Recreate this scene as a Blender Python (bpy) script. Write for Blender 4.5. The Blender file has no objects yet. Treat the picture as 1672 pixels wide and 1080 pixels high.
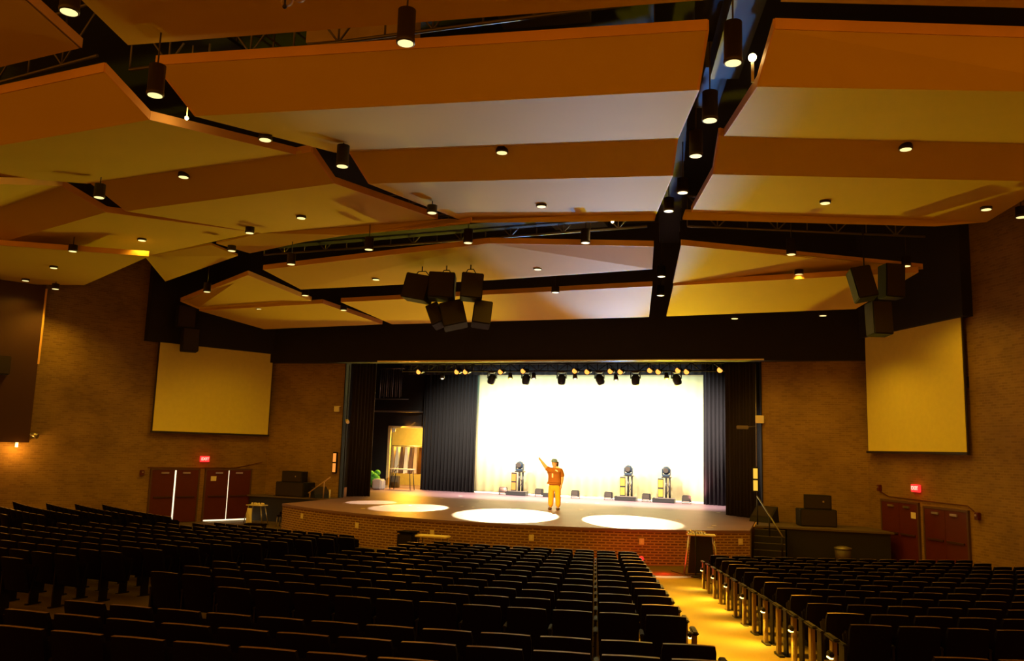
import bpy, bmesh, math, random
from mathutils import Vector, Matrix
random.seed(7)
PI = math.pi
SC = bpy.context.scene
COL = SC.collection

# ---------------------------------------------------------------- camera
CAM_YAW, CAM_PITCH, CAM_ROLL = 0.32579, 0.14147, 0.03027
CAM_POS = Vector((9.0046, -29.6607, 2.1476))
def cam_axes():
    cy, sy = math.cos(CAM_YAW), math.sin(CAM_YAW)
    f = Vector((-sy*math.cos(CAM_PITCH), cy*math.cos(CAM_PITCH), math.sin(CAM_PITCH)))
    rt = Vector((cy, sy, 0)); up = rt.cross(f)
    return (rt*math.cos(CAM_ROLL)+up*math.sin(CAM_ROLL), -rt*math.sin(CAM_ROLL)+up*math.cos(CAM_ROLL), f)
cr, cu, cf = cam_axes()
cd = bpy.data.cameras.new('camera'); cam = bpy.data.objects.new('camera', cd); COL.objects.link(cam)
cd.sensor_fit = 'HORIZONTAL'; cd.sensor_width = 36.0; cd.lens = 1351.35/1672*36
cd.clip_start = 0.05; cd.clip_end = 200
m = Matrix((cr, cu, -cf)).transposed().to_4x4(); m.translation = CAM_POS
cam.matrix_world = m
SC.camera = cam
# ---------------------------------------------------------------- colour, world
vs = SC.view_settings
vs.view_transform = 'Standard'; vs.look = 'None'; vs.gamma = 1.0; vs.use_curve_mapping = False
vs.exposure = 0.0
try:
    SC.cycles.use_denoising = True
    SC.cycles.sample_clamp_indirect = 4.0
    SC.cycles.max_bounces = 6
    SC.cycles.diffuse_bounces = 3
    SC.cycles.caustics_reflective = False; SC.cycles.caustics_refractive = False
except Exception:
    pass
w = bpy.data.worlds.new('world'); SC.world = w; w.use_nodes = True
WB = w.node_tree.nodes['Background']
WB.inputs[0].default_value = (1.0, 0.30, 0.01, 1); WB.inputs[1].default_value = 0.75

def light(kind, name, loc, energy, color, size=0.1, aim=None, angle=None, blend=0.3, size_y=None, parent=None, spread=None):
    d = bpy.data.lights.new(name, kind); o = bpy.data.objects.new(name, d); COL.objects.link(o)
    d.energy = energy; d.color = color
    o.location = loc
    if kind == 'AREA':
        d.shape = 'RECTANGLE' if size_y else 'SQUARE'; d.size = size
        if size_y: d.size_y = size_y
        if spread: d.spread = spread
    else:
        d.shadow_soft_size = size
    if kind == 'SPOT':
        d.spot_size = angle; d.spot_blend = blend
    if aim is not None:
        o.rotation_euler = (Vector(aim)-Vector(loc)).to_track_quat('-Z', 'Y').to_euler()
    return o
AMBER = (1.0, 0.42, 0.06)
WARM = (1.0, 0.60, 0.18)
CREAM = (1.0, 0.88, 0.66)
# stage washes hung from the pipe just behind the proscenium: they flood the cyclorama
CYC_Y = 8.2
for x in (-4.6, -1.5, 1.6, 4.6):
    light('SPOT', 'cyclorama_wash', (x, 2.4, 4.95), 5300, CREAM, 0.12, (x*0.93, CYC_Y, 0.7), 1.75, 0.9)
light('AREA', 'cyclorama_strip_top', (0, 6.9, 5.6), 110, (0.40, 0.85, 1.0), 10.2, (0, CYC_Y, 4.0), size_y=0.25)
light('SPOT', 'cyclorama_wash_pink', (5.0, 6.9, 0.25), 260, (1.0, 0.35, 0.3), 0.1, (5.3, CYC_Y, 1.2), 1.8, 0.9)
light('SPOT', 'cyclorama_wash_peach', (-3.6, 6.9, 0.25), 160, (1.0, 0.45, 0.3), 0.1, (-3.8, CYC_Y, 1.2), 1.8, 0.9)
# hard edged white beams on the stage floor
for (sx, sy), (tx, ty), e, a in (((-1.4, 3.0), (0.05, -3.0), 28000, 0.42), ((1.9, 3.0), (4.1, -3.0), 28000, 0.37),
                               ((-4.0, 3.0), (-3.6, -2.6), 12000, 0.34), ((-5.4, 3.0), (-5.8, -1.4), 7000, 0.26)):
    light('SPOT', 'stage_beam', (sx, sy, 4.9), e, (1.0, 0.84, 0.42), 0.03, (tx, ty, 0), a, 0.12)
# moving heads on the stage floor throw a cold white beam onto the ceiling clouds
light('SPOT', 'moving_head_beam', (2.1, 7.0, 1.6), 8500, (0.10, 0.36, 1.0), 0.15, (4.5, -12.0, 7.8), 0.38, 0.55)
# warm fill lamps added at the outer moving heads to brighten the house ceiling
for x, tx in ((-2.93, -6.5), (3.82, 9.5)):
    light('SPOT', 'ceiling_fill', (x, 7.15, 1.55), 4600, (1.0, 0.72, 0.0), 0.12, (tx, -12.0, 9.6), 0.98, 0.8)
# proscenium front wash on the performer, from the hall
light('SPOT', 'front_wash', (0.5, -14.6, 7.3), 16000, (1.0, 0.58, 0.12), 0.2, (0.9, -0.3, 1.0), 0.18, 0.5)

# ---------------------------------------------------------------- helpers
MATS = {}
def mat(name, color=(0.5, 0.5, 0.5), rough=0.6, metal=0.0, emit=None, estr=0.0, noise=0.0, nscale=6.0, bump=0.0, trans=0.0, spec=0.5):
    if name in MATS: return MATS[name]
    m = bpy.data.materials.new(name); m.use_nodes = True; nt = m.node_tree; b = nt.nodes['Principled BSDF']
    b.inputs['Base Color'].default_value = (*color, 1); b.inputs['Roughness'].default_value = rough; b.inputs['Metallic'].default_value = metal
    b.inputs['Specular IOR Level'].default_value = spec
    if emit: b.inputs['Emission Color'].default_value = (*emit, 1); b.inputs['Emission Strength'].default_value = estr
    if trans: b.inputs['Transmission Weight'].default_value = trans
    tc = nt.nodes.new('ShaderNodeTexCoord'); n = nt.nodes.new('ShaderNodeTexNoise'); n.inputs['Scale'].default_value = nscale; n.inputs['Detail'].default_value = 4
    nt.links.new(tc.outputs['Object'], n.inputs['Vector'])
    mx = nt.nodes.new('ShaderNodeMix'); mx.data_type = 'RGBA'
    k = noise if noise else 0.06
    mx.inputs['A'].default_value = (*[c*(1-k) for c in color], 1); mx.inputs['B'].default_value = (*[min(1, c*(1+k)) for c in color], 1)
    nt.links.new(n.outputs['Fac'], mx.inputs['Factor']); nt.links.new(mx.outputs['Result'], b.inputs['Base Color'])
    if bump:
        bp = nt.nodes.new('ShaderNodeBump'); bp.inputs['Strength'].default_value = bump; bp.inputs['Distance'].default_value = 0.02
        nt.links.new(n.outputs['Fac'], bp.inputs['Height']); nt.links.new(bp.outputs['Normal'], b.inputs['Normal'])
    MATS[name] = m; return m
def brick_mat(name, c1, c2, mortar, bw=0.21, bh=0.068, msize=0.010, patch=0.35):
    m = bpy.data.materials.new(name); m.use_nodes = True; nt = m.node_tree; b = nt.nodes['Principled BSDF']
    b.inputs['Roughness'].default_value = 0.75
    uv = nt.nodes.new('ShaderNodeUVMap'); uv.uv_map = 'UVMap'
    br = nt.nodes.new('ShaderNodeTexBrick')
    br.inputs['Scale'].default_value = 1.0; br.inputs['Brick Width'].default_value = bw; br.inputs['Row Height'].default_value = bh
    br.inputs['Mortar Size'].default_value = msize; br.inputs['Color1'].default_value = (*c1, 1); br.inputs['Color2'].default_value = (*c2, 1); br.inputs['Mortar'].default_value = (*mortar, 1)
    nt.links.new(uv.outputs['UV'], br.inputs['Vector'])
    n = nt.nodes.new('ShaderNodeTexNoise'); n.inputs['Scale'].default_value = 0.7; n.inputs['Detail'].default_value = 5
    nt.links.new(uv.outputs['UV'], n.inputs['Vector'])
    mx = nt.nodes.new('ShaderNodeMix'); mx.data_type = 'RGBA'; mx.blend_type = 'MULTIPLY'; mx.inputs['Factor'].default_value = patch
    cr_ = nt.nodes.new('ShaderNodeValToRGB'); cr_.color_ramp.elements[0].position = 0.35; cr_.color_ramp.elements[0].color = (0.45, 0.40, 0.36, 1); cr_.color_ramp.elements[1].position = 0.65
    nt.links.new(n.outputs['Fac'], cr_.inputs['Fac'])
    nt.links.new(br.outputs['Color'], mx.inputs['A']); nt.links.new(cr_.outputs['Color'], mx.inputs['B']); nt.links.new(mx.outputs['Result'], b.inputs['Base Color'])
    bp = nt.nodes.new('ShaderNodeBump'); bp.inputs['Strength'].default_value = 0.6; bp.inputs['Distance'].default_value = 0.006; bp.invert = True
    nt.links.new(br.outputs['Fac'], bp.inputs['Height']); nt.links.new(bp.outputs['Normal'], b.inputs['Normal'])
    MATS[name] = m; return m

class MB:
    """collects shapes, links them as one mesh object"""
    def __init__(s): s.v = []; s.f = []; s.mi = []; s.uv = []; s.sm = []
    def add(s, vs_, fs, mi=0, uvs=None, smooth=False):
        o = len(s.v); s.v += [tuple(p) for p in vs_]
        for i, f in enumerate(fs):
            s.f.append([o+j for j in f]); s.mi.append(mi); s.sm.append(smooth)
            s.uv.append(uvs[i] if uvs else [(0, 0)]*len(f))
        return s
    def box(s, c, d, rot=None, mi=0, M=None):
        x, y, z = d[0]/2, d[1]/2, d[2]/2
        R_ = Matrix.Rotation(rot[2], 3, 'Z') @ Matrix.Rotation(rot[1], 3, 'Y') @ Matrix.Rotation(rot[0], 3, 'X') if rot else Matrix.Identity(3)
        P = [R_ @ Vector((a*x, b*y, e*z)) + Vector(c) for a in (-1, 1) for b in (-1, 1) for e in (-1, 1)]
        if M: P = [M @ p for p in P]
        return s.add(P, [(0, 1, 3, 2), (4, 6, 7, 5), (0, 4, 5, 1), (2, 3, 7, 6), (0, 2, 6, 4), (1, 5, 7, 3)], mi)
    def bbox(s, c, d, bev=0.01, rot=None, mi=0):
        """bevelled box"""
        bm = bmesh.new(); bmesh.ops.create_cube(bm, size=1.0)
        for v in bm.verts: v.co = Vector((v.co.x*d[0], v.co.y*d[1], v.co.z*d[2]))
        bmesh.ops.bevel(bm, geom=bm.edges[:], offset=bev, segments=2, affect='EDGES')
        R_ = Matrix.Rotation(rot[2], 3, 'Z') @ Matrix.Rotation(rot[1], 3, 'Y') @ Matrix.Rotation(rot[0], 3, 'X') if rot else Matrix.Identity(3)
        bm.verts.index_update()
        s.add([R_ @ v.co + Vector(c) for v in bm.verts], [[v.index for v in f.verts] for f in bm.faces], mi); bm.free(); return s
    def cyl(s, a, b, r0, r1=None, n=16, cap=True, mi=0, smooth=True):
        a = Vector(a); b = Vector(b); r1 = r0 if r1 is None else r1
        d = (b-a).normalized(); u = d.orthogonal().normalized(); w_ = d.cross(u)
        P = []
        for q, r in ((a, r0), (b, r1)):
            P += [q + u*(math.cos(2*PI*i/n)*r) + w_*(math.sin(2*PI*i/n)*r) for i in range(n)]
        s.add(P, [(i, (i+1) % n, n+(i+1) % n, n+i) for i in range(n)], mi, smooth=smooth)
        if cap: s.add(P, [tuple(range(n))[::-1], tuple(range(n, 2*n))], mi)
        return s
    def tube(s, pts, r, n=8, mi=0):
        for a, b in zip(pts[:-1], pts[1:]): s.cyl(a, b, r, r, n, True, mi)
        return s
    def lathe(s, prof, c=(0, 0, 0), n=20, mi=0, M=None):
        P = []
        for r, z in prof:
            for i in range(n):
                p = Vector((r*math.cos(2*PI*i/n), r*math.sin(2*PI*i/n), z))
                if M: p = M @ p
                P.append(p+Vector(c))
        F = [(k*n+i, k*n+(i+1) % n, (k+1)*n+(i+1) % n, (k+1)*n+i) for k in range(len(prof)-1) for i in range(n)]
        return s.add(P, F, mi, smooth=True)
    def sphere(s, c, r, n=12, mi=0, sc=(1, 1, 1)):
        prof = [(math.sin(PI*k/n)*r*sc[0], -math.cos(PI*k/n)*r*sc[2]) for k in range(n+1)]
        return s.lathe(prof, c, n+4, mi)
    def prism(s, poly, z0, z1, mi=0):
        n = len(poly)
        P = [(x, y, z0) for x, y in poly]+[(x, y, z1) for x, y in poly]
        return s.add(P, [tuple(range(n))[::-1], tuple(range(n, 2*n))]+[(i, (i+1) % n, n+(i+1) % n, n+i) for i in range(n)], mi)
    def slab(s, poly3, t, mi=0):
        """3D polygon thickened upwards"""
        n = len(poly3); P = [tuple(p) for p in poly3]+[(p[0], p[1], p[2]+t) for p in poly3]
        return s.add(P, [tuple(range(n)), tuple(range(n, 2*n))[::-1]]+[(i, n+i, n+(i+1) % n, (i+1) % n) for i in range(n)], mi)
    def wall(s, path, z0, z1, t, mi=0, normal_left=True):
        """vertical wall along a plan path, uv in metres; t = thickness away from the room"""
        u = 0.0
        for (a, b) in zip(path[:-1], path[1:]):
            a = Vector(a).to_2d() if len(a) > 2 else Vector(a); b = Vector(b)
            d = (b-a); L_ = d.length; nrm = Vector((-d.y, d.x)).normalized()*t
            P = [(a.x, a.y, z0), (b.x, b.y, z0), (b.x, b.y, z1), (a.x, a.y, z1)]
            Q = [(p[0]+nrm.x, p[1]+nrm.y, p[2]) for p in P]
            uv = [(u, z0), (u+L_, z0), (u+L_, z1), (u, z1)]
            s.add(P+Q, [(0, 1, 2, 3), (7, 6, 5, 4), (0, 4, 5, 1), (3, 2, 6, 7), (0, 3, 7, 4), (1, 5, 6, 2)], mi,
                  [uv, uv, [(u, 0), (u, t), (u+L_, t), (u+L_, 0)], [(u, 0), (u+L_, 0), (u+L_, t), (u, t)], [(0, z0), (0, z1), (t, z1), (t, z0)], [(0, z0), (t, z0), (t, z1), (0, z1)]])
            u += L_
        return s
    def build(s, name, material=None, parent=None, loc=(0, 0, 0), rz=0.0, fixn=True):
        me = bpy.data.meshes.new(name); me.from_pydata(s.v, [], s.f); 
        ms = material if isinstance(material, (list, tuple)) else [material]
        for m_ in ms: me.materials.append(MATS[m_] if isinstance(m_, str) else m_)
        uvl = me.uv_layers.new(name='UVMap')
        me.polygons.foreach_set('material_index', s.mi)
        me.polygons.foreach_set('use_smooth', s.sm)
        flat = [c for uv in s.uv for p in uv for c in p]
        uvl.data.foreach_set('uv', flat)
        if fixn:
            bm = bmesh.new(); bm.from_mesh(me); bmesh.ops.remove_doubles(bm, verts=bm.verts[:], dist=1e-5); bmesh.ops.recalc_face_normals(bm, faces=bm.faces[:]); bm.to_mesh(me); bm.free()
        me.update()
        o = bpy.data.objects.new(name, me); COL.objects.link(o); o.location = loc; o.rotation_euler = (0, 0, rz)
        if parent: o.parent = parent
        return o
def tag(o, label, cat, group=None, kind=None):
    if label: o['label'] = label
    if cat: o['category'] = cat
    if group: o['group'] = group
    if kind: o['kind'] = kind
    return o
def empty(name, loc, rz, label, cat, group=None):
    o = bpy.data.objects.new(name, None); COL.objects.link(o); o.location = loc; o.rotation_euler = (0, 0, rz); o.empty_display_size = 0.1
    return tag(o, label, cat, group)
def struct(o, label=None, cat=None):
    o['kind'] = 'structure'
    if label: o['label'] = label
    if cat: o['category'] = cat
    return o
KIDS = {}
def copy_tree(o, loc, rz, label=None, group=None):
    r = o.copy(); COL.objects.link(r); r.location = loc; r.rotation_euler = (0, 0, rz)
    if label: r['label'] = label
    if group: r['group'] = group
    for ch in o.children:
        c = ch.copy(); COL.objects.link(c); c.parent = r
        for g in ch.children:
            d = g.copy(); COL.objects.link(d); d.parent = c
    return r

# ---------------------------------------------------------------- materials
brick_mat('hall_brick', (0.34, 0.21, 0.045), (0.24, 0.14, 0.03), (0.33, 0.21, 0.06), patch=0.55)
brick_mat('apron_brick', (0.21, 0.095, 0.035), (0.15, 0.065, 0.025), (0.46, 0.31, 0.14), bw=0.23, bh=0.075, msize=0.020, patch=0.3)
mat('black', (0.006, 0.005, 0.005), 0.8, noise=0.3)
mat('black_gloss', (0.02, 0.02, 0.022), 0.35)
mat('soffit_black', (0.014, 0.011, 0.007), 0.9, noise=0.25, nscale=1.5)
mat('panel', (0.80, 0.58, 0.06), 0.7, noise=0.05, nscale=0.6)
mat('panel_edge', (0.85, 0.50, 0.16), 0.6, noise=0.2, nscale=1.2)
mat('carpet', (0.085, 0.053, 0.003), 0.95, noise=0.18, nscale=40, bump=0.4)
mat('seat_cloth', (0.0032, 0.0009, 0.0008), 0.8, noise=0.3, nscale=30, spec=0.08)
mat('seat_rim_glint', (0.17, 0.11, 0.10), 0.45)  # light caught along the seat back tops, put into the colour
mat('seat_metal', (0.006, 0.004, 0.003), 0.55, spec=0.15)
mat('row_end', (0.16, 0.10, 0.03), 0.5)
mat('screen', (0.88, 0.80, 0.14), 0.8)
mat('screen_frame', (0.02, 0.01, 0.01), 0.6)
mat('door_red', (0.10, 0.012, 0.008), 0.5, noise=0.15)
mat('door_frame', (0.10, 0.05, 0.03), 0.5)
mat('chrome', (0.6, 0.58, 0.52), 0.3, 0.9)
mat('steel', (0.20, 0.18, 0.15), 0.45, 0.7)
mat('white_plate', (0.80, 0.74, 0.55), 0.6)
mat('paper', (0.85, 0.82, 0.70), 0.8)
mat('stage_floor', (0.22, 0.125, 0.17), 0.45, noise=0.25, nscale=1.2)
mat('platform_black', (0.008, 0.006, 0.005), 0.7)
mat('platform_top', (0.10, 0.07, 0.04), 0.6)
mat('cyc', (0.92, 0.84, 0.47), 0.9)
mat('drape_black', (0.0055, 0.0045, 0.006), 0.9)
mat('drape_brown', (0.024, 0.016, 0.008), 0.9)
mat('drape_grey', (0.013, 0.010, 0.016), 0.9)
mat('lamp_disc', (1, 1, 1), 0.5, emit=(1.0, 0.83, 0.34), estr=1.25)
mat('lamp_bulb', (1, 1, 1), 0.5, emit=(1.0, 0.70, 0.25), estr=30)
mat('can_black', (0.035, 0.025, 0.018), 0.5)
mat('exit_red', (0.5, 0.02, 0.02), 0.5, emit=(1.0, 0.03, 0.03), estr=1.3)
mat('exit_text', (1, 0.6, 0.5), 0.5, emit=(1.0, 0.45, 0.35), estr=1.6)
mat('daylight', (1, 1, 1), 0.5, emit=(1.0, 0.85, 0.55), estr=1.6)
mat('strobe_amber', (0.2, 0.07, 0.01), 0.5, emit=(1.0, 0.33, 0.05), estr=0.95)
mat('strobe_yellow', (0.2, 0.12, 0.01), 0.5, emit=(1.0, 0.58, 0.06), estr=0.95)
mat('fixture_orange', (0.1, 0.04, 0.01), 0.5, emit=(1.0, 0.33, 0.05), estr=2.2)
mat('fixture_white', (1, 1, 0.9), 0.5, emit=(1.0, 0.95, 0.7), estr=1.6)
mat('fixture_blue', (0.02, 0.035, 0.06), 0.4)
mat('timber_dark', (0.05, 0.014, 0.004), 0.6)
mat('lens_dark', (0.05, 0.04, 0.035), 0.3)
mat('step_lamp', (1, 0.8, 0.4), 0.5, emit=(1.0, 0.62, 0.15), estr=8)
mat('skin', (0.80, 0.48, 0.26), 0.5)
mat('shirt', (0.34, 0.12, 0.010), 0.8, noise=0.1)
mat('trousers', (0.85, 0.50, 0.03), 0.8, noise=0.12)
mat('cap_blue', (0.16, 0.28, 0.45), 0.7)
mat('hair_dark', (0.03, 0.02, 0.015), 0.6)
mat('white_cloth', (0.9, 0.88, 0.8), 0.8)
mat('shoe', (0.10, 0.05, 0.02), 0.6)
mat('sp_cloth', (0.022, 0.012, 0.007), 0.8, noise=0.3, nscale=40)
mat('green_cloth', (0.08, 0.42, 0.05), 0.8, noise=0.3)
mat('room_tan', (0.60, 0.46, 0.22), 0.8, noise=0.15)
mat('wood', (0.40, 0.25, 0.12), 0.6, noise=0.2)
mat('garment_tan', (0.6, 0.42, 0.2), 0.9)
mat('garment_white', (0.85, 0.8, 0.6), 0.9)
mat('garment_brown', (0.15, 0.08, 0.04), 0.9)
mat('duct', (0.10, 0.11, 0.08), 0.5, 0.3)
mat('glass_globe', (0.9, 0.75, 0.5), 0.08, trans=0.7)
mat('red_lamp', (0.2, 0.0, 0.0), 0.5, emit=(1.0, 0.015, 0.015), estr=1.5)
mat('mark_white', (0.8, 0.75, 0.7), 0.8)
mat('grey_can', (0.07, 0.05, 0.03), 0.5)
# ---------------------------------------------------------------- room shell
YC = 15.0                                   # the seating, aisles and floor rake are all set out around (0, YC)
def floor_z(r):
    if r < 24.6: return -1.0
    if r < 36.1: return -1.0 + 0.05*(r-24.6)
    if r < 37.9: return -0.425 + 0.11*(r-36.1)
    return -0.227 + 0.086*(r-37.9)
mb = MB(); nf = 48; rs = [9, 16, 20, 22, 24.6, 27, 30, 33, 36.1, 37.0, 37.9, 40, 43, 46, 49]
V = []; F = []
for r in rs:
    for i in range(nf+1):
        p = -1.05+2.1*i/nf; V.append((r*math.sin(p), YC-r*math.cos(p), floor_z(r)))
for k in range(len(rs)-1):
    for i in range(nf): F.append((k*(nf+1)+i, (k+1)*(nf+1)+i, (k+1)*(nf+1)+i+1, k*(nf+1)+i+1))
mb.add(V, F, smooth=True)
struct(mb.build('floor', 'carpet'), 'amber carpeted auditorium floor, raked up from the stage', 'floor')
LA = Vector((-11.39, -0.2)); LB = Vector((-13.64, -4.4)); RA = Vector((11.39, -0.2)); RB = Vector((13.64, -4.4))
L3 = LA+(LB-LA)*2.75; R3 = RA+(RB-RA)*2.75
TOP = 10.4
mb = MB(); mb.wall([L3, LB, LA, (-8.1, 0)], -1.0, TOP, 0.3); struct(mb.build('wall_left', 'hall_brick'), 'brown brick wall left of the stage', 'wall')
mb = MB(); mb.wall([(8.1, 0), RA, RB, R3], -1.0, TOP, 0.3); struct(mb.build('wall_right', 'hall_brick'), 'brown brick wall right of the stage', 'wall')
mb = MB(); mb.prism([(-18, -26), (18, -26), (18, 1), (-18, 1)], TOP, TOP+0.15); struct(mb.build('ceiling', 'black'), 'black roof deck above the hanging ceiling clouds', 'ceiling')
# black fascia over the proscenium and above both screens
mb = MB(); mb.box((0, -0.26, 7.88), (22.9, 0.5, 5.04)); struct(mb.build('trim_1', 'soffit_black'), 'black fascia beam over the stage opening', 'beam')
def fascia(A, B, s1, zb, out):
    e = (B-A).normalized(); n = Vector((-e.y, e.x)) if A.x > 0 else Vector((e.y, -e.x))
    a = A - e*0.3; b = A+(B-A)*s1; q = -n*out
    mb = MB(); mb.prism([tuple(a), tuple(b), tuple(b+q), tuple(a+q)] if A.x > 0 else [tuple(a+q), tuple(b+q), tuple(b), tuple(a)], zb, 10.4); return mb
struct(fascia(LA, LB, 1.115, 5.72, 0.32).build('trim_2', 'soffit_black'), 'black fascia above the left screen', 'beam')
struct(fascia(RA, RB, 1.058, 6.08, 0.32).build('trim_3', 'soffit_black'), 'black fascia above the right screen', 'beam')
mb = MB(); mb.box((0.9, -0.53, 5.385), (14.6, 0.04, 0.05)); struct(mb.build('trim_4', 'chrome'), 'thin metal rail along the bottom of the fascia', 'trim')
for n_, x in (('trim_5', -8.085), ('trim_6', 8.085)): struct(MB().box((x, 0.17, 2.7), (0.03, 0.42, 5.4)).build(n_, 'black'), 'added black masking board over the wall end beside the stage opening', 'trim')  # masking added to blacken the wall ends that stage light brightens
# stage house
mb = MB()
mb.wall([(-12, 0.35), (-12, 12.5)], -0.2, 9.5, 0.2); mb.wall([(12, 12.5), (12, 0.35)], -0.2, 9.5, 0.2); mb.wall([(-12, 12.5), (12, 12.5)], -0.2, 9.5, 0.2)
mb.prism([(-12.2, 0.3), (12.2, 0.3), (12.2, 12.7), (-12.2, 12.7)], 9.5, 9.7)
mb.box((-10.55, 8.45, 4.6), (2.9, 0.15, 9.2)) if False else None
mb.box((-11.0, 8.45, 1.52), (1.78, 0.15, 3.04)); mb.box((-8.9, 8.45, 6.27), (6.2, 0.15, 6.46)); mb.box((-6.9, 8.45, 1.52), (2.7, 0.15, 3.04))
mb.box((8.7, 8.45, 4.6), (6.6, 0.15, 9.2)); mb.box((0, 8.7, 7.6), (12, 0.1, 3.4))
struct(mb.build('wall_back', 'drape_black'), 'black walls of the stage house', 'wall')
# apron: convex brick front, stage deck, side platforms
def arc(x, R=13.6, yc=6.9): return yc-math.sqrt(R*R-x*x)
xs = [-7.85+15.7*i/40 for i in range(41)]
front = [(x, arc(x)) for x in xs]
mb = MB(); mb.prism([(-11.9, 12.4), (-11.9, 0.05), (-7.85, 0.05)]+[(x, y-0.03) for x, y in front]+[(7.85, 0.05), (11.9, 0.05), (11.9, 12.4)], -0.07, 0.0)
struct(mb.build('floor_stage', 'stage_floor'), 'grey stage floor with the curved front edge', 'stage floor')
mb = MB(); mb.wall([(-7.8, -0.9), front[0]]+front[1:-1]+[front[-1], (7.8, -1.9)], -1.0, -0.07, 0.12)
struct(mb.build('wall_apron', 'apron_brick'), 'curved brick front of the stage', 'stage front')
mb = MB(); mb.prism([(-7.9, -0.95), (-11.7, -0.95), (-11.3, -0.22), (-7.9, -0.01)][::-1], -0.06, -0.005, 1); mb.prism([(-7.92, -0.9), (-11.6, -0.9), (-11.25, -0.24), (-7.92, -0.02)][::-1], -1.0, -0.06, 0)
tag(mb.build('stage_platform', ['platform_black', 'platform_top']), 'black side platform left of the stage carrying the subwoofer stack', 'platform')
mb = MB(); mb.prism([(7.9, -2.25), (11.9, -2.0), (11.4, -0.4), (11.3, -0.1), (7.9, 0.04)], -0.06, -0.005, 1); mb.prism([(8.85, -2.15), (11.8, -1.95), (11.3, -0.5), (11.2, -0.15), (8.85, 0.0)], -1.0, -0.06, 0)
tag(mb.build('stage_platform', ['platform_black', 'platform_top']), 'black side platform right of the stage beside the red exit doors', 'platform')
st = MB()
for i in range(5): st.box((8.36, -3.35+0.27*i, -1.0+0.09*(i+1)), (0.9, 0.27, 0.18*(i+1)), mi=0); st.box((8.36, -3.47+0.27*i, -1.0+0.18*(i+1)+0.004), (0.9, 0.03, 0.012), mi=1)
tag(st.build('stage_stairs', ['platform_black', 'steel']), 'dark steps with pale nosings right of the brick stage front', 'stairs')

# ---------------------------------------------------------------- ceiling clouds
PANELS = {
    's3': [[[0.19, -20.4, 7.6], [8.07, -19.33, 7.6]], [[0.34, -19.65, 7.1], [7.88, -18.66, 7.1]], [[0.55, -15.89, 7.85], [7.12, -14.96, 7.85]], [[0.82, -15.79, 7.85], [7.12, -14.96, 7.85]], [[0.8, -14.92, 7.5], [6.9, -13.99, 7.5]], [[1.26, -11.02, 7.78], [6.04, -10.46, 7.78]], [[1.64, -11.23, 7.62], [6.01, -10.45, 7.62]]],
    's2': [[[-8.83, -19.7, 7.6], [-0.75, -20.42, 7.6]], [[-7.39, -19.14, 7.1], [-0.5, -19.71, 7.1]], [[-6.18, -15.47, 7.85], [-0.31, -15.96, 7.85]], [[-6.03, -15.48, 7.85], [0.1, -16.03, 7.85]], [[-6.0, -14.39, 7.5], [0.07, -15.09, 7.5]], [[-4.63, -10.94, 7.78], [0.7, -11.2, 7.78]]],
    's2t': [[[-6.72, -10.19, 7.78], [-4.63, -10.94, 7.78], [0.96, -10.97, 7.78]], [[-6.05, -9.5, 7.62], [-3.59, -10.4, 7.62], [-1.99, -10.8, 7.62], [0.38, -10.98, 7.62], [1.59, -11.19, 7.62]]],
    's1': [[[-9.34, -18.55, 7.1], [-6.21, -17.81, 7.1]], [[-12.39, -13.57, 7.85], [-6.9, -15.46, 7.85]], [[-16.45, -11.15, 7.5], [-6.59, -14.41, 7.5]], [[-10.17, -9.22, 7.78], [-4.76, -11.03, 7.78]]],
    's1t': [[[-10.17, -9.22, 7.78], [-6.97, -10.09, 7.78]], [[-11.86, -6.34, 7.62], [-6.63, -9.29, 7.62]]],
    's4': [[[8.9, -19.13, 7.6], [13.67, -17.48, 7.6]], [[8.67, -18.56, 7.1], [13.51, -17.07, 7.1]], [[7.96, -14.87, 7.85], [14.0, -12.94, 7.85]], [[7.88, -14.96, 7.85], [14.0, -12.94, 7.85]], [[7.68, -13.88, 7.5], [13.85, -11.97, 7.5]], [[6.89, -10.43, 7.78], [13.49, -8.13, 7.78]]],
    's4t': [[[6.75, -10.51, 7.78], [13.49, -8.13, 7.78]], [[6.67, -10.41, 7.62], [12.31, -8.59, 7.62]]],
    's0': [[-12.83, -14.19, 7.2], [-8.07, -11.3, 7.2], [-13.67, -8.1, 7.2], [-19.29, -9.41, 7.2]],
    'r0s3': [[0.47, -22.92, 7.9], [-0.22, -20.55, 7.9], [8.13, -19.55, 7.9], [8.56, -21.7, 7.9]],
    'r0s2': [[-2.46, -23.35, 7.9], [-0.47, -22.37, 7.9], [-0.99, -20.67, 7.9], [-6.93, -20.1, 7.9]],
    'r0s4': [[8.98, -19.26, 7.9], [9.09, -21.45, 7.9], [12.69, -20.32, 7.9], [12.86, -17.99, 7.9]],
    'c2': [[[-6.07, -8.76, 7.28], [1.85, -10.44, 7.28], [5.82, -9.3, 7.28]], [[-5.78, -7.14, 6.98], [0.77, -7.44, 6.98], [5.59, -8.05, 6.98]]],
    'c3': [[[-5.53, -5.03, 6.93], [5.27, -5.99, 6.93]], [[-4.79, -2.6, 6.52], [4.7, -3.01, 6.52]]],
    'r2': [[[6.5, -9.29, 7.28], [12.47, -5.38, 7.28]], [[5.88, -6.09, 6.98], [12.26, -5.71, 7.2]]],
    'r3': [[[5.88, -5.98, 6.93], [12.19, -6.67, 6.93]], [[5.27, -3.06, 6.52], [10.89, -3.65, 6.52]]],
    'l2': [[[-12.85, -4.33, 7.28], [-7.07, -8.14, 7.28]], [[-12.03, -4.31, 6.98], [-6.63, -5.16, 6.98]]],
    'l3': [[[-12.06, -4.2, 6.93], [-6.34, -4.91, 6.93]], [[-10.68, -2.04, 6.52], [-5.17, -2.65, 6.52]]],
}

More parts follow.
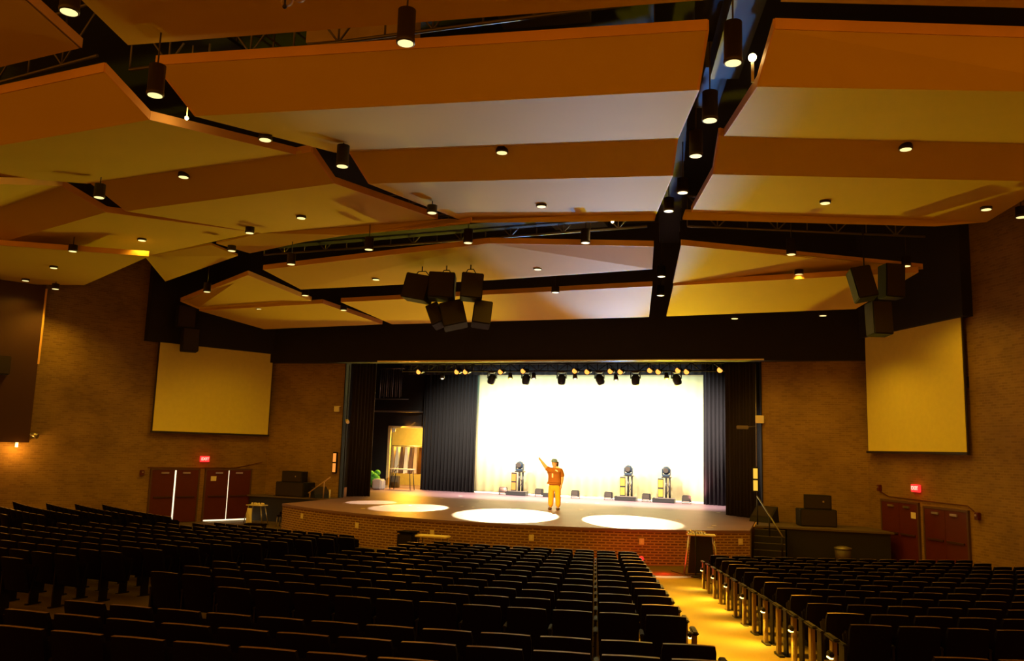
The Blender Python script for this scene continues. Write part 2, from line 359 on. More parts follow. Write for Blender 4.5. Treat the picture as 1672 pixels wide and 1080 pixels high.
def cloud(name, lines, label, lips=(), t=0.06):
    """folded acoustic ceiling cloud: facets between successive crease lines, upstanding edge boards"""
    mb = MB()
    for a, b in zip(lines[:-1], lines[1:]):
        poly = [tuple(p) for p in a]+[tuple(p) for p in b][::-1]
        if abs(a[0][1]-b[0][1]) < 0.2 and abs(a[-1][1]-b[-1][1]) < 0.2 and abs(a[0][2]-b[0][2]) < 0.01: continue
        mb.slab(poly, t)
    o = mb.build(name, 'panel'); o['label'] = label; o['category'] = 'ceiling panel'; o['group'] = 'folded acoustic ceiling clouds'
    for path in lips:
        lb = MB()
        for p, q in zip(path[:-1], path[1:]):
            p = Vector(p); q = Vector(q); d = (q-p); n = Vector((-d.y, d.x, 0)).normalized()*0.02; h = Vector((0, 0, 0.15))
            if (q-p).length < 0.05: continue
            lb.add([p-n, p+n, q+n, q-n, p-n+h, p+n+h, q+n+h, q-n+h], [(0, 3, 2, 1), (4, 5, 6, 7), (0, 1, 5, 4), (2, 3, 7, 6), (1, 2, 6, 5), (3, 0, 4, 7)])
        lo = lb.build('edge_board', 'panel_edge', o); lo['label'] = 'orange lit edge board'
    return o
def side(lines, i): return [l[i] for l in lines]
A = PANELS
cloud('acoustic_ceiling_panel', A['s3'], 'largest folded ceiling cloud, in the middle between the two black slots, four creased bands', [A['s3'][0], side(A['s3'], 0), side(A['s3'], -1)])
cloud('acoustic_ceiling_panel', A['s2'], 'folded ceiling cloud just left of the central black slot, running off the left of the picture', [A['s2'][0], side(A['s2'], -1), side(A['s2'], 0)[2:]])
cloud('acoustic_ceiling_panel', A['s2t'], 'narrow turned-down ceiling strip arching along the far edge of the second cloud from the left', [])
cloud('acoustic_ceiling_panel', A['s1'], 'folded ceiling cloud high at left with a pointed brightly lit corner', [A['s1'][1], side(A['s1'], -1)])
cloud('acoustic_ceiling_panel', A['s1t'], 'reddish turned-down ceiling facet above the left brick wall', [])
cloud('acoustic_ceiling_panel', A['s4'], 'folded ceiling cloud at the right of the picture, right of the slot with the round cans', [A['s4'][0], side(A['s4'], 0)])
cloud('acoustic_ceiling_panel', A['s4t'], 'narrow brown strip along the far edge of the right ceiling cloud', [])
cloud('acoustic_ceiling_panel', [A['s0'][0:2], A['s0'][2:4][::-1]], 'flat ceiling cloud lowest at far left, nearest the brick wall', [A['s0'][0:2]])
cloud('acoustic_ceiling_panel', [[A['r0s3'][1], A['r0s3'][2]], [A['r0s3'][0], A['r0s3'][3]]], 'brown ceiling cloud cut by the top of the picture, with the glass ornament under it', [])
cloud('acoustic_ceiling_panel', [[A['r0s2'][3], A['r0s2'][2]], [A['r0s2'][0], A['r0s2'][1]]], 'brown ceiling cloud in the top left corner of the picture', [[A['r0s2'][1], A['r0s2'][2]]])
cloud('acoustic_ceiling_panel', [[A['r0s4'][0], A['r0s4'][3]], [A['r0s4'][1], A['r0s4'][2]]], 'sliver of ceiling cloud in the top right corner of the picture', [])
cloud('acoustic_ceiling_panel', A['c2'], 'kinked ceiling cloud that the black speaker cluster hangs from', [A['c2'][0]])
cloud('acoustic_ceiling_panel', A['c3'], 'ceiling cloud nearest the stage in the middle, directly behind the speaker cluster', [A['c3'][0]])
cloud('acoustic_ceiling_panel', A['r2'], 'wedge shaped ceiling cloud right of the black slot, second from the stage', [A['r2'][0]])
cloud('acoustic_ceiling_panel', A['r3'], 'ceiling cloud nearest the stage on the right, ending behind the right speakers', [A['r3'][0]])
cloud('acoustic_ceiling_panel', A['l2'], 'triangular ceiling cloud on the left, second from the stage', [A['l2'][0], [A['l2'][0][1], A['l2'][1][1]]])
cloud('acoustic_ceiling_panel', A['l3'], 'ceiling cloud nearest the stage on the left, coming to a point at both ends', [A['l3'][0], [A['l3'][0][1], A['l3'][1][1]]])

# steel, ducts and catwalks glimpsed between the clouds
def truss(name, a, b, h, label, n=14, mm='steel', r=0.03):
    mb = MB(); a = Vector(a); b = Vector(b); up = Vector((0, 0, h))
    mb.cyl(a, b, r, n=6); mb.cyl(a+up, b+up, r, n=6)
    for i in range(n):
        p = a+(b-a)*(i/n); q = a+(b-a)*((i+1)/n)
        mb.cyl(p, q+up, r*0.6, n=5) if i % 2 else mb.cyl(p+up, q, r*0.6, n=5)
        mb.cyl(p, p+up, r*0.6, n=5)
    return tag(mb.build(name, mm), label, 'truss')
truss('roof_truss', (-1.5, -19.2, 8.3), (8.0, -19.0, 8.3), 1.0, 'dark steel roof truss seen above the near edge of the largest ceiling cloud', 12)
truss('roof_truss', (-9, -18.6, 8.4), (-1.8, -19.6, 8.4), 1.0, 'dark steel roof truss above the left ceiling clouds', 8)
truss('roof_truss', (-6.5, -8.2, 7.9), (5.6, -9.0, 7.9), 0.8, 'dark steel truss in the arched gap behind the speaker cluster', 16)
truss('roof_truss', (6.6, -8.8, 7.9), (12.4, -6.5, 7.9), 0.8, 'dark steel truss in the gap above the right wedge shaped cloud', 8)
def boxy(name, c, d, rz, mm, label, cat):
    return tag(MB().box((0, 0, 0), d).build(name, mm, None, c, rz), label, cat)
boxy('air_duct', (8.35, -17.0, 9.0), (0.5, 3.4, 0.5), 0.21, 'duct', 'dark sheet metal duct running above the slot of round cans', 'duct')
boxy('air_duct', (7.55, -12.6, 10.1), (0.5, 2.0, 0.55), 0.21, 'duct', 'dark green duct section above the right slot, farther toward the stage', 'duct')
boxy('air_duct', (2.6, -18.6, 8.9), (1.7, 0.6, 0.9), 0.1, 'room_tan', 'tan duct box lit behind the roof steel at upper left', 'duct')
boxy('air_duct', (5.5, -18.2, 9.0), (1.4, 0.5, 0.5), 0.1, 'duct', 'grey duct box behind the near edge of the largest cloud', 'duct')
boxy('air_duct', (3.2, -6.6, 9.0), (1.6, 0.6, 0.6), 0.0, 'duct', 'dark duct above the gap right of the speaker cluster', 'duct')
def catwalk(a, b, wd, label):
    a = Vector(a); b = Vector(b); d = (b-a); L_ = d.length; n = Vector((-d.y, d.x, 0)).normalized()*wd/2
    o = tag(MB().box((0, 0, 0), (L_, wd, 0.06)).build('catwalk', 'black', None, (a+b)/2, math.atan2(d.y, d.x)), label, 'catwalk')
    for s in (-1, 1):
        mb = MB(); k = int(L_/1.2)
        for z in (0.5, 1.0): mb.cyl((-L_/2, s*wd/2, z), (L_/2, s*wd/2, z), 0.02, n=5)
        for i in range(k+1): mb.cyl((-L_/2+L_*i/k, s*wd/2, 0), (-L_/2+L_*i/k, s*wd/2, 1.0), 0.02, n=5)
        mb.build('railing', 'steel', o)
    return o
catwalk((5.4, -3.4, 8.9), (7.9, -21.0, 8.9), 0.6, 'dark catwalk above the right hand slot of round cans') 
catwalk((-6.0, -8.6, 8.1), (5.4, -9.6, 8.1), 0.8, 'dark catwalk across the arched gap behind the speaker cluster')
catwalk((0.3, -11.5, 8.6), (0.0, -22.0, 8.6), 0.8, 'dark catwalk above the left hand slot between the two big clouds')
# black slot bottom near the fascia on the right
# ---------------------------------------------------------------- downlights
CANS = [  # x, y, z of the lens, can height, label
((0.67, -22.39, 7.3), 0.9, 'big round can at the top left corner, hanging in the nearest gap'),
((0.54, -20.73, 6.95), 0.9, 'round can in the central slot beside the near corner of the largest cloud'),
((0.39, -17.94, 7.35), 0.4, 'round can in the central slot above the lit orange edge board'),
((1.25, -16.77, 7.2), 0.8, 'tall brown can hanging in the widest part of the central slot'),
((1.42, -13.1, 7.35), 0.35, 'short can at the far end of the central slot'),
((-3.35, -15.59, 7.79), 0.16, 'short can under the crease of the second cloud from the left'),
((-2.33, -12.58, 7.65), 0.03, 'flush downlight alone in the far band of the second cloud from the left'),
((-8.17, -11.51, 7.66), 0.03, 'flush downlight in the olive band of the pointed left cloud'),
((-4.41, -11.77, 7.6), 0.15, 'short can at the end of the edge board of the pointed left cloud'),
((-5.23, -15.97, 7.3), 0.6, 'can in the small dark slot at the left between two clouds'),
((-9.64, -12.43, 7.2), 0.15, 'small can on the lit edge of the lowest far left cloud'),
((-12.09, -10.79, 7.19), 0.03, 'flush downlight near the middle of the lowest far left cloud'),
((-14.85, -9.35, 7.19), 0.03, 'flush downlight at the left end of the lowest far left cloud'),
((-14.16, -8.78, 7.0), 0.15, 'small downlight below the far edge of the lowest far left cloud'),
((-5.79, -10.67, 7.4), 0.3, 'small can in the narrow slot at the right end of the reddish facet'),
((-4.01, -10.39, 7.0), 0.6, 'can hanging at the left end of the arched gap'),
((-1.31, -10.96, 7.15), 0.65, 'can hanging in the arched gap left of the speaker cluster'),
((1.36, -10.72, 7.25), 0.7, 'can hanging in the arched gap directly above the speaker cluster'),
((4.26, -10.13, 7.25), 0.7, 'can hanging in the arched gap right of the speaker cluster'),
((9.1, -8.55, 7.1), 0.8, 'can hanging in the dark gap over the wedge shaped right cloud'),
((3.84, -15.3, 7.81), 0.14, 'short can on the second crease of the largest cloud'),
((3.71, -12.16, 7.67), 0.03, 'flush downlight in the far pale band of the largest cloud'),
((2.5, -8.36, 7.08), 0.08, 'short can on the kinked cloud right of the speaker cluster'),
((-2.68, -7.93, 7.07), 0.05, 'short can on the kinked cloud left of the speaker cluster'),
((2.48, -6.45, 6.75), 0.35, 'can in the straight gap right of the speaker cluster'),
((5.61, -6.51, 7.1), 0.6, 'second can from the stage in the right slot'),
((5.36, -4.95, 6.85), 0.6, 'can nearest the stage in the right slot'),
((6.51, -11.59, 7.5), 0.6, 'third can from the stage in the right slot'),
((6.97, -12.86, 7.5), 0.6, 'fourth can from the stage in the right slot'),
((7.52, -15.52, 7.3), 0.9, 'fifth can from the stage in the right slot'),
((7.94, -17.54, 7.1), 0.9, 'sixth can from the stage in the right slot, below the duct'),
((8.39, -19.35, 7.1), 1.1, 'tallest can in the right slot, beside the bare bulb'),
((4.45, -20.75, 7.2), 0.9, 'big can in the near gap above the edge of the largest cloud'),
((11.08, -13.76, 7.79), 0.16, 'short can under the crease of the right cloud'),
((9.8, -11.15, 7.64), 0.03, 'flush downlight in the far band of the right cloud, nearer the slot'),
((13.13, -9.88, 7.65), 0.03, 'flush downlight in the far band of the right cloud, nearer the wall'),
((9.3, -6.35, 7.1), 0.1, 'small can on the edge between the two right clouds nearest the stage'),
((11.97, -6.22, 7.2), 0.5, 'can just right of the right speaker cluster'),
((13.89, -9.46, 7.5), 0.2, 'can at the right edge of the picture by the brick wall'),
((-8.96, -7.67, 6.9), 0.6, 'can hanging left of the triangular left cloud'),
((-9.3, -4.35, 6.95), 0.06, 'small can on the edge between the two left clouds nearest the stage'),
((-5.84, -6.77, 6.85), 0.4, 'upper can in the narrow left slot near the fascia'),
((-5.74, -4.48, 6.75), 0.3, 'lower can in the narrow left slot near the fascia'),
((7.4, -3.0, 6.46), 0.05, 'small downlight at the fascia just right of the right slot'),
((10.0, -3.2, 6.46), 0.05, 'small downlight at the fascia left of the right speaker cluster'),
]
CAN_W = {}
def can(loc, h, label, r=0.115):
    x, y, z = loc
    o = MB().lathe([(r*1.02, 0.0), (r*1.06, 0.03), (r*1.02, 0.06), (r, 0.06), (r, h), (0.0, h)], n=20).lathe([(r*1.02, 0.0), (r*0.86, 0.0), (r*0.80, 0.02), (r*0.80, 0.03)]).build('ceiling_downlight', 'can_black', None, loc)
    tag(o, label, 'ceiling light', 'round downlights in the ceiling')
    MB().cyl((0, 0, -0.004), (0, 0, 0.02), r*0.86, n=20).build('lens', 'lamp_disc', o)['label'] = 'glowing lens'
    if h > 0.15: MB().cyl((0, 0, h), (0, 0, h+0.8), 0.012, n=6).build('hanger_rod', 'can_black', o)
    slot = x > 5.2 and x < 9 and y < -8 and h > 0.25
    if slot: light('SPOT', 'downlight_beam', (x, y, z-0.02), 19000, (1.0, 0.52, 0.02), 0.08, (x+0.05, y+0.2, -1), 0.42, 0.9)
    e = 330 if y > -8.8 else (75 if y > -13 else 20)
    light('SPOT', 'downlight_beam', (x, y, z-0.02), e, (1.0, 0.52, 0.03), 0.08, (x, y+0.3, -1), 2.3, 0.6)
    return o
light('SPOT', 'downlight_beam', (5.61, -6.55, 7.0), 11000, (1.0, 0.52, 0.02), 0.08, (6.15, -8.7, -1), 0.36, 0.9)
for loc, h, lab in CANS: can((loc[0], loc[1], loc[2]-(0.05 if h < 0.2 else 0)), h*0.5 if h > 0.25 else h+0.03, lab)
# bare bulbs
def bulb(loc, e, label, r=0.05):
    o = MB().sphere((0, 0, 0), r, 10, 0).build('bare_bulb', 'lamp_bulb', None, loc); tag(o, label, 'light bulb')
    (MB().cyl((0, 0, -r-0.3), (0, 0, -r), 0.02, n=8) if e > 20 else MB().cyl((0, 0, r), (0, 0, r+1.2), 0.008, n=6)).build('bulb_stem', 'white_plate', o)
    if e: light('POINT', 'bulb_glow', (loc[0], loc[1], loc[2]), e, (1.0, 0.55, 0.15), 0.05)
bulb((8.6, -18.62, 7.5), 40, 'dazzling bare bulb on a stem beside the tallest can in the right slot', 0.055)
bulb((-0.03, -19.42, 7.2), 8, 'small bare spotlight glinting in the central slot', 0.03)
bulb((4.83, -9.63, 7.9), 15, 'small bare bulb glowing in the arched gap near the right slot', 0.04)
# glass ornament cut by the top edge
g = empty('glass_chandelier', (3.92, -22.58, 6.95), 0, 'small cluster of clear glass globes hanging at the top edge of the picture', 'chandelier')
MB().cyl((0, 0, 0), (0, 0, 0.95), 0.015, n=8).build('stem', 'steel', g)
for i in range(6):
    a = i*PI/3; MB().sphere((0.16*math.cos(a), 0.16*math.sin(a), 0.02*(i % 2)), 0.075, 8).build('glass_globe', 'glass_globe', g)
MB().cyl((0, 0, -0.16), (0, 0, 0), 0.012, n=6).sphere((0, 0, -0.17), 0.025, 6).build('finial', 'black', g)

# ---------------------------------------------------------------- hanging speakers
def cabinet(name, c, d, rot, label, group=None, tip=True):
    o = MB().bbox((0, 0, 0), d, 0.02).build(name, 'black'); o.location = c; o.rotation_euler = rot
    tag(o, label, 'speaker', group)
    MB().bbox((0, -d[1]/2-0.008, 0), (d[0]*0.92, 0.02, d[2]*0.94), 0.004).build('grille', 'sp_cloth', o)
    return o
def R_(a, b, c): return (math.radians(a), math.radians(b), math.radians(c))
G1 = 'speaker cluster hanging over the middle of the hall'
cabinet('hanging_speaker', (-0.80, -8.9, 6.50), (0.76, 0.5, 0.72), R_(-6, 11, 2), 'upper left black speaker of the hanging cluster, tilted outward', G1)
cabinet('hanging_speaker', (-0.05, -9.0, 6.50), (0.72, 0.55, 0.72), R_(-6, 1, 18), 'upper middle black speaker of the hanging cluster', G1)
cabinet('hanging_speaker', (0.83, -9.0, 6.46), (0.60, 0.5, 0.70), R_(-6, 3, 22), 'upper right black speaker of the hanging cluster', G1)
cabinet('hanging_speaker', (-0.36, -8.6, 5.76), (0.36, 0.45, 0.64), R_(-14, -24, 12), 'lower left black speaker of the hanging cluster, pointing down', G1)
cabinet('hanging_speaker', (0.20, -8.7, 5.75), (0.66, 0.45, 0.72), R_(-14, -14, 20), 'lower middle black speaker of the hanging cluster, pointing down', G1)
cabinet('hanging_speaker', (1.04, -8.7, 5.75), (0.50, 0.45, 0.68), R_(-14, 6, 24), 'lower right black speaker of the hanging cluster, pointing down', G1)
for x, y, s, lab in ((-0.72, -8.9, 0.22, 'forked black hanger over the upper left speaker of the cluster'), (0.02, -8.9, 0.16, 'forked black hanger over the upper middle speaker of the cluster'), (0.74, -8.9, 0.16, 'forked black hanger over the upper right speaker of the cluster')):
    tag(MB().cyl((x, y, 6.98), (x, y, 7.5), 0.018, n=6).tube([(x-s, y, 6.86), (x-s*0.5, y, 6.99), (x+s*0.5, y, 6.99), (x+s, y, 6.86)], 0.014, 6).build('speaker_hanger', 'black'), lab, 'hanger')
G2 = 'speakers hanging at the right corner of the fascia'
cabinet('hanging_speaker', (10.80, -7.25, 6.55), (0.50, 0.45, 0.84), R_(-10, -11, 14), 'upper left speaker of the right corner group, tilted', G2)
cabinet('hanging_speaker', (11.50, -7.1, 6.62), (0.50, 0.45, 0.86), R_(0, 2, 22), 'upper right speaker of the right corner group', G2)
cabinet('hanging_speaker', (11.17, -7.2, 5.65), (0.50, 0.45, 0.84), R_(-4, 0, 22), 'lower speaker of the right corner group, over the screen', G2)
tag(MB().cyl((10.86, -7.2, 6.96), (10.86, -7.2, 8.8), 0.018, n=6).build('speaker_hanger', 'black'), 'thin black cable above the tilted right corner speaker', 'hanger')
cabinet('hanging_speaker', (-12.52, -4.05, 5.83), (0.60, 0.4, 0.86), R_(-4, 0, 52), 'lower black speaker hanging in front of the left screen top', 'speakers hanging at the left corner of the fascia')
cabinet('hanging_speaker', (-12.80, -4.05, 6.72), (0.66, 0.45, 0.84), R_(0, 0, 52), 'upper black speaker against the left fascia', 'speakers hanging at the left corner of the fascia')

# ---------------------------------------------------------------- things on the angled walls
def wp(side, s, z, out=0.0):
    A_, B_ = (LA, LB) if side == 'L' else (RA, RB)
    p = A_+(B_-A_)*s; e = (B_-A_).normalized()
    rz = math.atan2(-e.y, -e.x) if side == 'L' else math.atan2(e.y, e.x)
    n = Vector((math.sin(rz), -math.cos(rz)))      # towards the room
    p = p+n*out
    return Vector((p.x, p.y, z)), rz
WL = (LB-LA).length
def screen(side, s0, s1, z0, z1, label):
    loc, rz = wp(side, (s0+s1)/2, (z0+z1)/2, 0.16); L_ = abs(s1-s0)*WL; h = z1-z0
    o = MB().box((0, 0, 0), (L_, 0.02, h)).build('projection_screen', 'screen', None, loc, rz); tag(o, label, 'projection screen')
    f = MB().box((0, 0.0, -h/2-0.035), (L_+0.12, 0.09, 0.07)).box((-L_/2-0.02, 0.03, 0), (0.04, 0.05, h)).box((L_/2+0.02, 0.03, 0), (0.04, 0.05, h)).build('frame', 'screen_frame', o)
    MB().box((0, 0.1, 0), (L_, 0.12, 0.3)).build('mounting_case', 'black', o)
screen('L', 0.03, 1.0, 2.40, 5.85, 'tan projection screen on the left brick wall over the doors')
screen('R', 0.06, 1.0, 2.41, 6.2, 'tan projection screen on the right brick wall over the doors')
DOOR_N = [0]
def doors(side, s0, s1, ztop, label, gap=0.0, lowgap=False, papers=()):
    DOOR_N[0] += 1
    loc, rz = wp(side, (s0+s1)/2, 0, 0.0); W_ = abs(s1-s0)*WL; zb = -1.0; h = ztop-zb
    f = MB().box((-W_/2-0.03, -0.03, zb+h/2), (0.06, 0.08, h+0.06)).box((W_/2+0.03, -0.03, zb+h/2), (0.06, 0.08, h+0.06)).box((0, -0.03, ztop+0.03), (W_+0.12, 0.08, 0.06)).build('door_%d' % DOOR_N[0], 'door_frame', None, loc, rz)
    struct(f, label, 'door')
    lw = W_/2-gap/2-0.01
    for k, sx in enumerate((-1, 1)):
        cx = sx*(gap/2+lw/2+0.005); zb2 = zb+(0.05 if lowgap else 0.01)
        lf = MB().box((cx, -0.035, (zb2+ztop)/2), (lw, 0.045, ztop-zb2-0.01)).build('door_leaf', 'door_red', f)
        MB().box((cx-sx*0.05, -0.075, ztop-0.11), (0.28, 0.05, 0.06)).build('door_closer', 'chrome', lf)
        MB().box((cx-sx*0.02, -0.075, zb+0.95), (lw*0.8, 0.04, 0.05)).build('push_bar', 'timber_dark', lf)
        if k in papers: MB().box((cx-0.16 if side == 'L' else cx+sx*0.25, -0.062, ztop-0.33), (0.22, 0.004, 0.18)).build('paper_notice', 'paper', lf)
    if gap: MB().box((0, -0.012, (zb+ztop)/2), (gap*1.6, 0.008, h-0.04)).build('daylight_gap', 'daylight', f)
    if lowgap: MB().box((0, -0.012, zb+0.03), (W_-0.02, 0.008, 0.055)).build('daylight_gap', 'daylight', f)
doors('L', 0.595, 0.964, 0.96, 'pair of dark red doors below the left screen, daylight between the leaves', 0.06)
doors('L', 0.146, 0.528, 0.96, 'pair of dark red doors nearest the stage on the left, daylight under them', 0.03, True, (0,))
doors('R', 0.155, 0.514, 0.87, 'pair of dark red doors nearest the stage on the right wall', 0.0, False, (1,))
doors('R', 0.582, 0.945, 0.80, 'pair of dark red doors below the outer half of the right screen', 0.0)
light('AREA', 'daylight_spill', tuple(wp('L', 0.337, -0.9, 0.1)[0]), 4, (1.0, 0.8, 0.45), 1.6, tuple(wp('L', 0.337, -1.0, 1.5)[0]), size_y=0.05)
def exit_sign(side, s, z, label):
    loc, rz = wp(side, s, z, 0.07)
    o = MB().bbox((0, 0, 0), (0.36, 0.08, 0.22), 0.01).build('exit_sign', 'exit_red', None, loc, rz); tag(o, label, 'exit sign', 'lit exit signs')
    c = bpy.data.curves.new('letters', 'FONT'); c.body = 'EXIT'; c.size = 0.15; c.align_x = 'CENTER'; c.align_y = 'CENTER'; c.extrude = 0.004; c.offset = 0.003
    t = bpy.data.objects.new('letters', c); COL.objects.link(t)
    me = bpy.data.meshes.new_from_object(t); bpy.data.objects.remove(t); me.materials.clear(); me.materials.append(MATS['exit_text'])
    t = bpy.data.objects.new('letters', me); COL.objects.link(t); t.parent = o; t.location = (0, -0.046, 0); t.rotation_euler = (PI/2, 0, 0); t['label'] = 'pale letters EXIT'
    MB().box((0, 0.05, 0), (0.10, 0.04, 0.10)).build('mount', 'black', o)
    p = wp(side, s, z, 0.35)[0]; light('POINT', 'exit_glow', tuple(p), 2.0, (1.0, 0.03, 0.02), 0.1)
exit_sign('L', 0.556, 1.38, 'red lit exit sign between the two left door pairs')
exit_sign('R', 0.513, 1.34, 'red lit exit sign between the two right door pairs')
def strobe(side, s, z, label, mm='exit_red'):
    loc, rz = wp(side, s, z, 0.05)
    o = MB().bbox((0, 0, 0), (0.15, 0.1, 0.2), 0.015).build('fire_alarm', 'door_red', None, loc, rz); tag(o, label, 'alarm')
    MB().bbox((0, -0.06, 0.02), (0.06, 0.03, 0.05), 0.008).build('strobe_lens', 'chrome', o)
strobe('L', 1.04, 0.85, 'small alarm box on the brick left of the left doors'); strobe('R', 1.03, 0.74, 'small alarm box on the brick right of the right doors'); strobe('R', 0.13, 1.26, 'small alarm box on the brick above the inner right door')
def conduit(side, pts, label):
    P = [tuple(wp(side, s, z, 0.03)[0]) for s, z in pts]
    tag(MB().tube(P, 0.014, 6).build('conduit', 'door_red'), label, 'conduit')
conduit('R', [(0.13, 1.16), (0.22, 1.02), (0.95, 0.98), (1.0, 0.85)], 'thin red conduit running over the right doors')
conduit('L', [(0.05, 1.28), (0.18, 1.14), (0.30, 1.04), (1.0, 1.04)], 'thin dark conduit running over the left doors')
# dark projecting wall box at far left, lit from a lamp below
loc, rz = wp('L', 2.35, 4.9, 0.2)
o = MB().box((0, 0, 0), (4.75*0.98, 0.5, 6.1)).build('wall_cabinet', 'timber_dark', None, loc, rz); tag(o, 'dark projecting timber box on the brick wall at the left edge of the picture', 'wall box')
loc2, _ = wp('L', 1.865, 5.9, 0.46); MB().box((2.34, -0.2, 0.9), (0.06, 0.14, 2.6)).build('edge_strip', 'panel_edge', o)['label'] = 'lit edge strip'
loc, rz = wp('L', 1.93, 1.80, 0.3)
o = MB().cyl((0, 0, -0.1), (0, 0, 0.1), 0.045, n=12).build('wall_sconce', 'lamp_disc', None, loc, rz); tag(o, 'small glowing sconce under the dark wall box at left', 'wall lamp')
light('POINT', 'sconce_glow', tuple(wp('L', 1.93, 1.65, 0.45)[0]), 40, (1.0, 0.42, 0.05), 0.06)
loc, rz = wp('L', 1.86, 2.15, 0.5)
o = MB().cyl((0, 0, 0), (0.18, -0.16, -0.08), 0.05, 0.09, n=12).build('wall_spotlight', 'chrome', None, loc, rz); tag(o, 'little silver spotlight on the bottom corner of the wall box', 'spotlight')
cabinet('wall_speaker', tuple(wp('L', 2.09, 4.35, 0.65)[0]), (0.42, 0.35, 0.6), (0, 0, rz), 'small black speaker on the dark box at the left edge of the picture')
# ---------------------------------------------------------------- seats
def backrest_mesh():
    mb = MB(); nx, nz = 8, 8; W_, z0, z1 = 0.44, 0.36, 0.84
    def pt(i, k, s):
        u = -1+2*i/nx; t = k/nz; z = z0+(z1-z0)*t
        z += (0.012*(1-u*u)-0.012)*t                     # gently arched top
        hw = W_/2*(1-0.04*(1-t)) - (0.012 if k == nz else 0)
        y = -0.02-0.13*t+0.035*u*u                        # leans back, dished
        return (u*hw, y+(0.03 if s else -0.03)*(1-0.3*t), z)
    V = []; 
    for s in (0, 1):
        for k in range(nz+1):
            for i in range(nx+1): V.append(pt(i, k, s))
    N = (nx+1)*(nz+1); q = lambda s, k, i: s*N+k*(nx+1)+i
    F = []
    for k in range(nz):
        for i in range(nx):
            F.append((q(0, k, i), q(0, k, i+1), q(0, k+1, i+1), q(0, k+1, i))); F.append((q(1, k, i), q(1, k+1, i), q(1, k+1, i+1), q(1, k, i+1)))
    for k in range(nz): F += [(q(0, k, 0), q(0, k+1, 0), q(1, k+1, 0), q(1, k, 0)), (q(0, k, nx), q(1, k, nx), q(1, k+1, nx), q(0, k+1, nx))]
    for i in range(nx): F.append((q(0, 0, i), q(1, 0, i), q(1, 0, i+1), q(0, 0, i+1)))
    mb.add(V, F, 0)
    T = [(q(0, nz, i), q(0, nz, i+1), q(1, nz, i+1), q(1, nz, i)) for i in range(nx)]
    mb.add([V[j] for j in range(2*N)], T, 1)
    return mb
PARTS = []
b_ = backrest_mesh(); PARTS.append(('backrest', b_, ['seat_cloth', 'seat_rim_glint']))
mb = MB().bbox((0, 0.10, 0.52), (0.42, 0.09, 0.40), 0.03, (math.radians(-14), 0, 0)).box((0, 0.16, 0.52), (0.36, 0.015, 0.34), (math.radians(-14), 0, 0)); PARTS.append(('folded_seat', mb, ['seat_cloth']))
mb = MB().bbox((-0.25, 0.08, 0.60), (0.045, 0.28, 0.03), 0.008); PARTS.append(('armrest', mb, ['seat_metal']))
mb = MB().box((-0.25, 0.03, 0.30), (0.025, 0.16, 0.58)).box((-0.25, 0.03, 0.01), (0.05, 0.26, 0.02)); PARTS.append(('leg', mb, ['seat_metal']))
ORD = ['zeroth', 'first', 'second', 'third', 'fourth', 'fifth', 'sixth', 'seventh', 'eighth', 'ninth', 'tenth', 'eleventh', 'twelfth', 'thirteenth', 'fourteenth', 'fifteenth', 'sixteenth', 'seventeenth', 'eighteenth', 'nineteenth', 'twentieth', 'twenty-first', 'twenty-second', 'twenty-third', 'twenty-fourth', 'twenty-fifth']
PITCH = 0.5
seats = []      # (depth, loc, rz, label)
def project(p):
    d = Vector(p)-CAM_POS; z = d.dot(cf)
    return (836+1351.35*d.dot(cr)/z, 540-1351.35*d.dot(cu)/z, z) if z > 0.3 else (-999, -999, z)
def add_row(r, zf, p0, p1, from_right, words, rowword):
    n = int((p1-p0)*r/PITCH+0.5)
    for i in range(n):
        phi = (p1-(i+0.5)*PITCH/r) if from_right else (p0+(i+0.5)*PITCH/r)
        if from_right and phi-0.4*PITCH/r < p0: break
        loc = (r*math.sin(phi), YC-r*math.cos(phi), zf)
        px, py, dz = project((loc[0], loc[1], zf+0.75))
        if dz < 0.5 or not (-45 < px < 1672+45) or py > 1080+40: continue
        seats.append((dz, loc, phi, 'dark folding seat %s from %s, %s row %s' % (ORD[i+1], words[0], rowword, words[1])))
def row_r(i): return 25.3+0.9*(i-1)
for i in range(1, 14):
    r = row_r(i); zf = -0.17+0.6*(i-1)/12-0.84
    a_l = 0.012 if i < 13 else 0.063
    add_row(r, zf, a_l, 0.2215, True, ('the lit aisle', 'of the middle block'), ORD[i])
    add_row(r, zf, 0.2215+1.62/r, 0.535 if i < 3 else 0.56, False, ('the lit aisle', 'of the right block'), ORD[i])
    if i < 13: add_row(r, zf, -0.266, -0.040 if i > 1 else -0.062, True, ('the dark aisle', 'of the left block'), ORD[i])
    if i < 13: add_row(r, zf, -0.560, -0.342, True, ('its aisle end', 'of the far left block'), ORD[i])
for j, (r, zf, a_l) in enumerate([(38.3, 0.62-0.84, 0.057), (39.1, 0.69-0.84, 0.045), (39.8, 0.74-0.84, -0.01)]):
    add_row(r, zf, a_l, 0.2215, True, ('the lit aisle', 'behind the cross aisle'), ORD[j+1])
    add_row(r, zf, 0.2215+1.62/r, 0.46, False, ('the lit aisle', 'behind the right cross aisle'), ORD[j+1])
seats.sort(key=lambda s: s[0])
NEAR = seats[:300]; FAR = seats[300:]
proto = empty('auditorium_seat', NEAR[0][1], NEAR[0][2], NEAR[0][3], 'theater seat', 'rows of folding auditorium seats')
for n_, mb_, ms_ in PARTS:
    mb_.build(n_, ms_, proto)
for k, (dz, loc, phi, lab) in enumerate(NEAR[1:]):
    copy_tree(proto, loc, phi, lab)
big = MB()
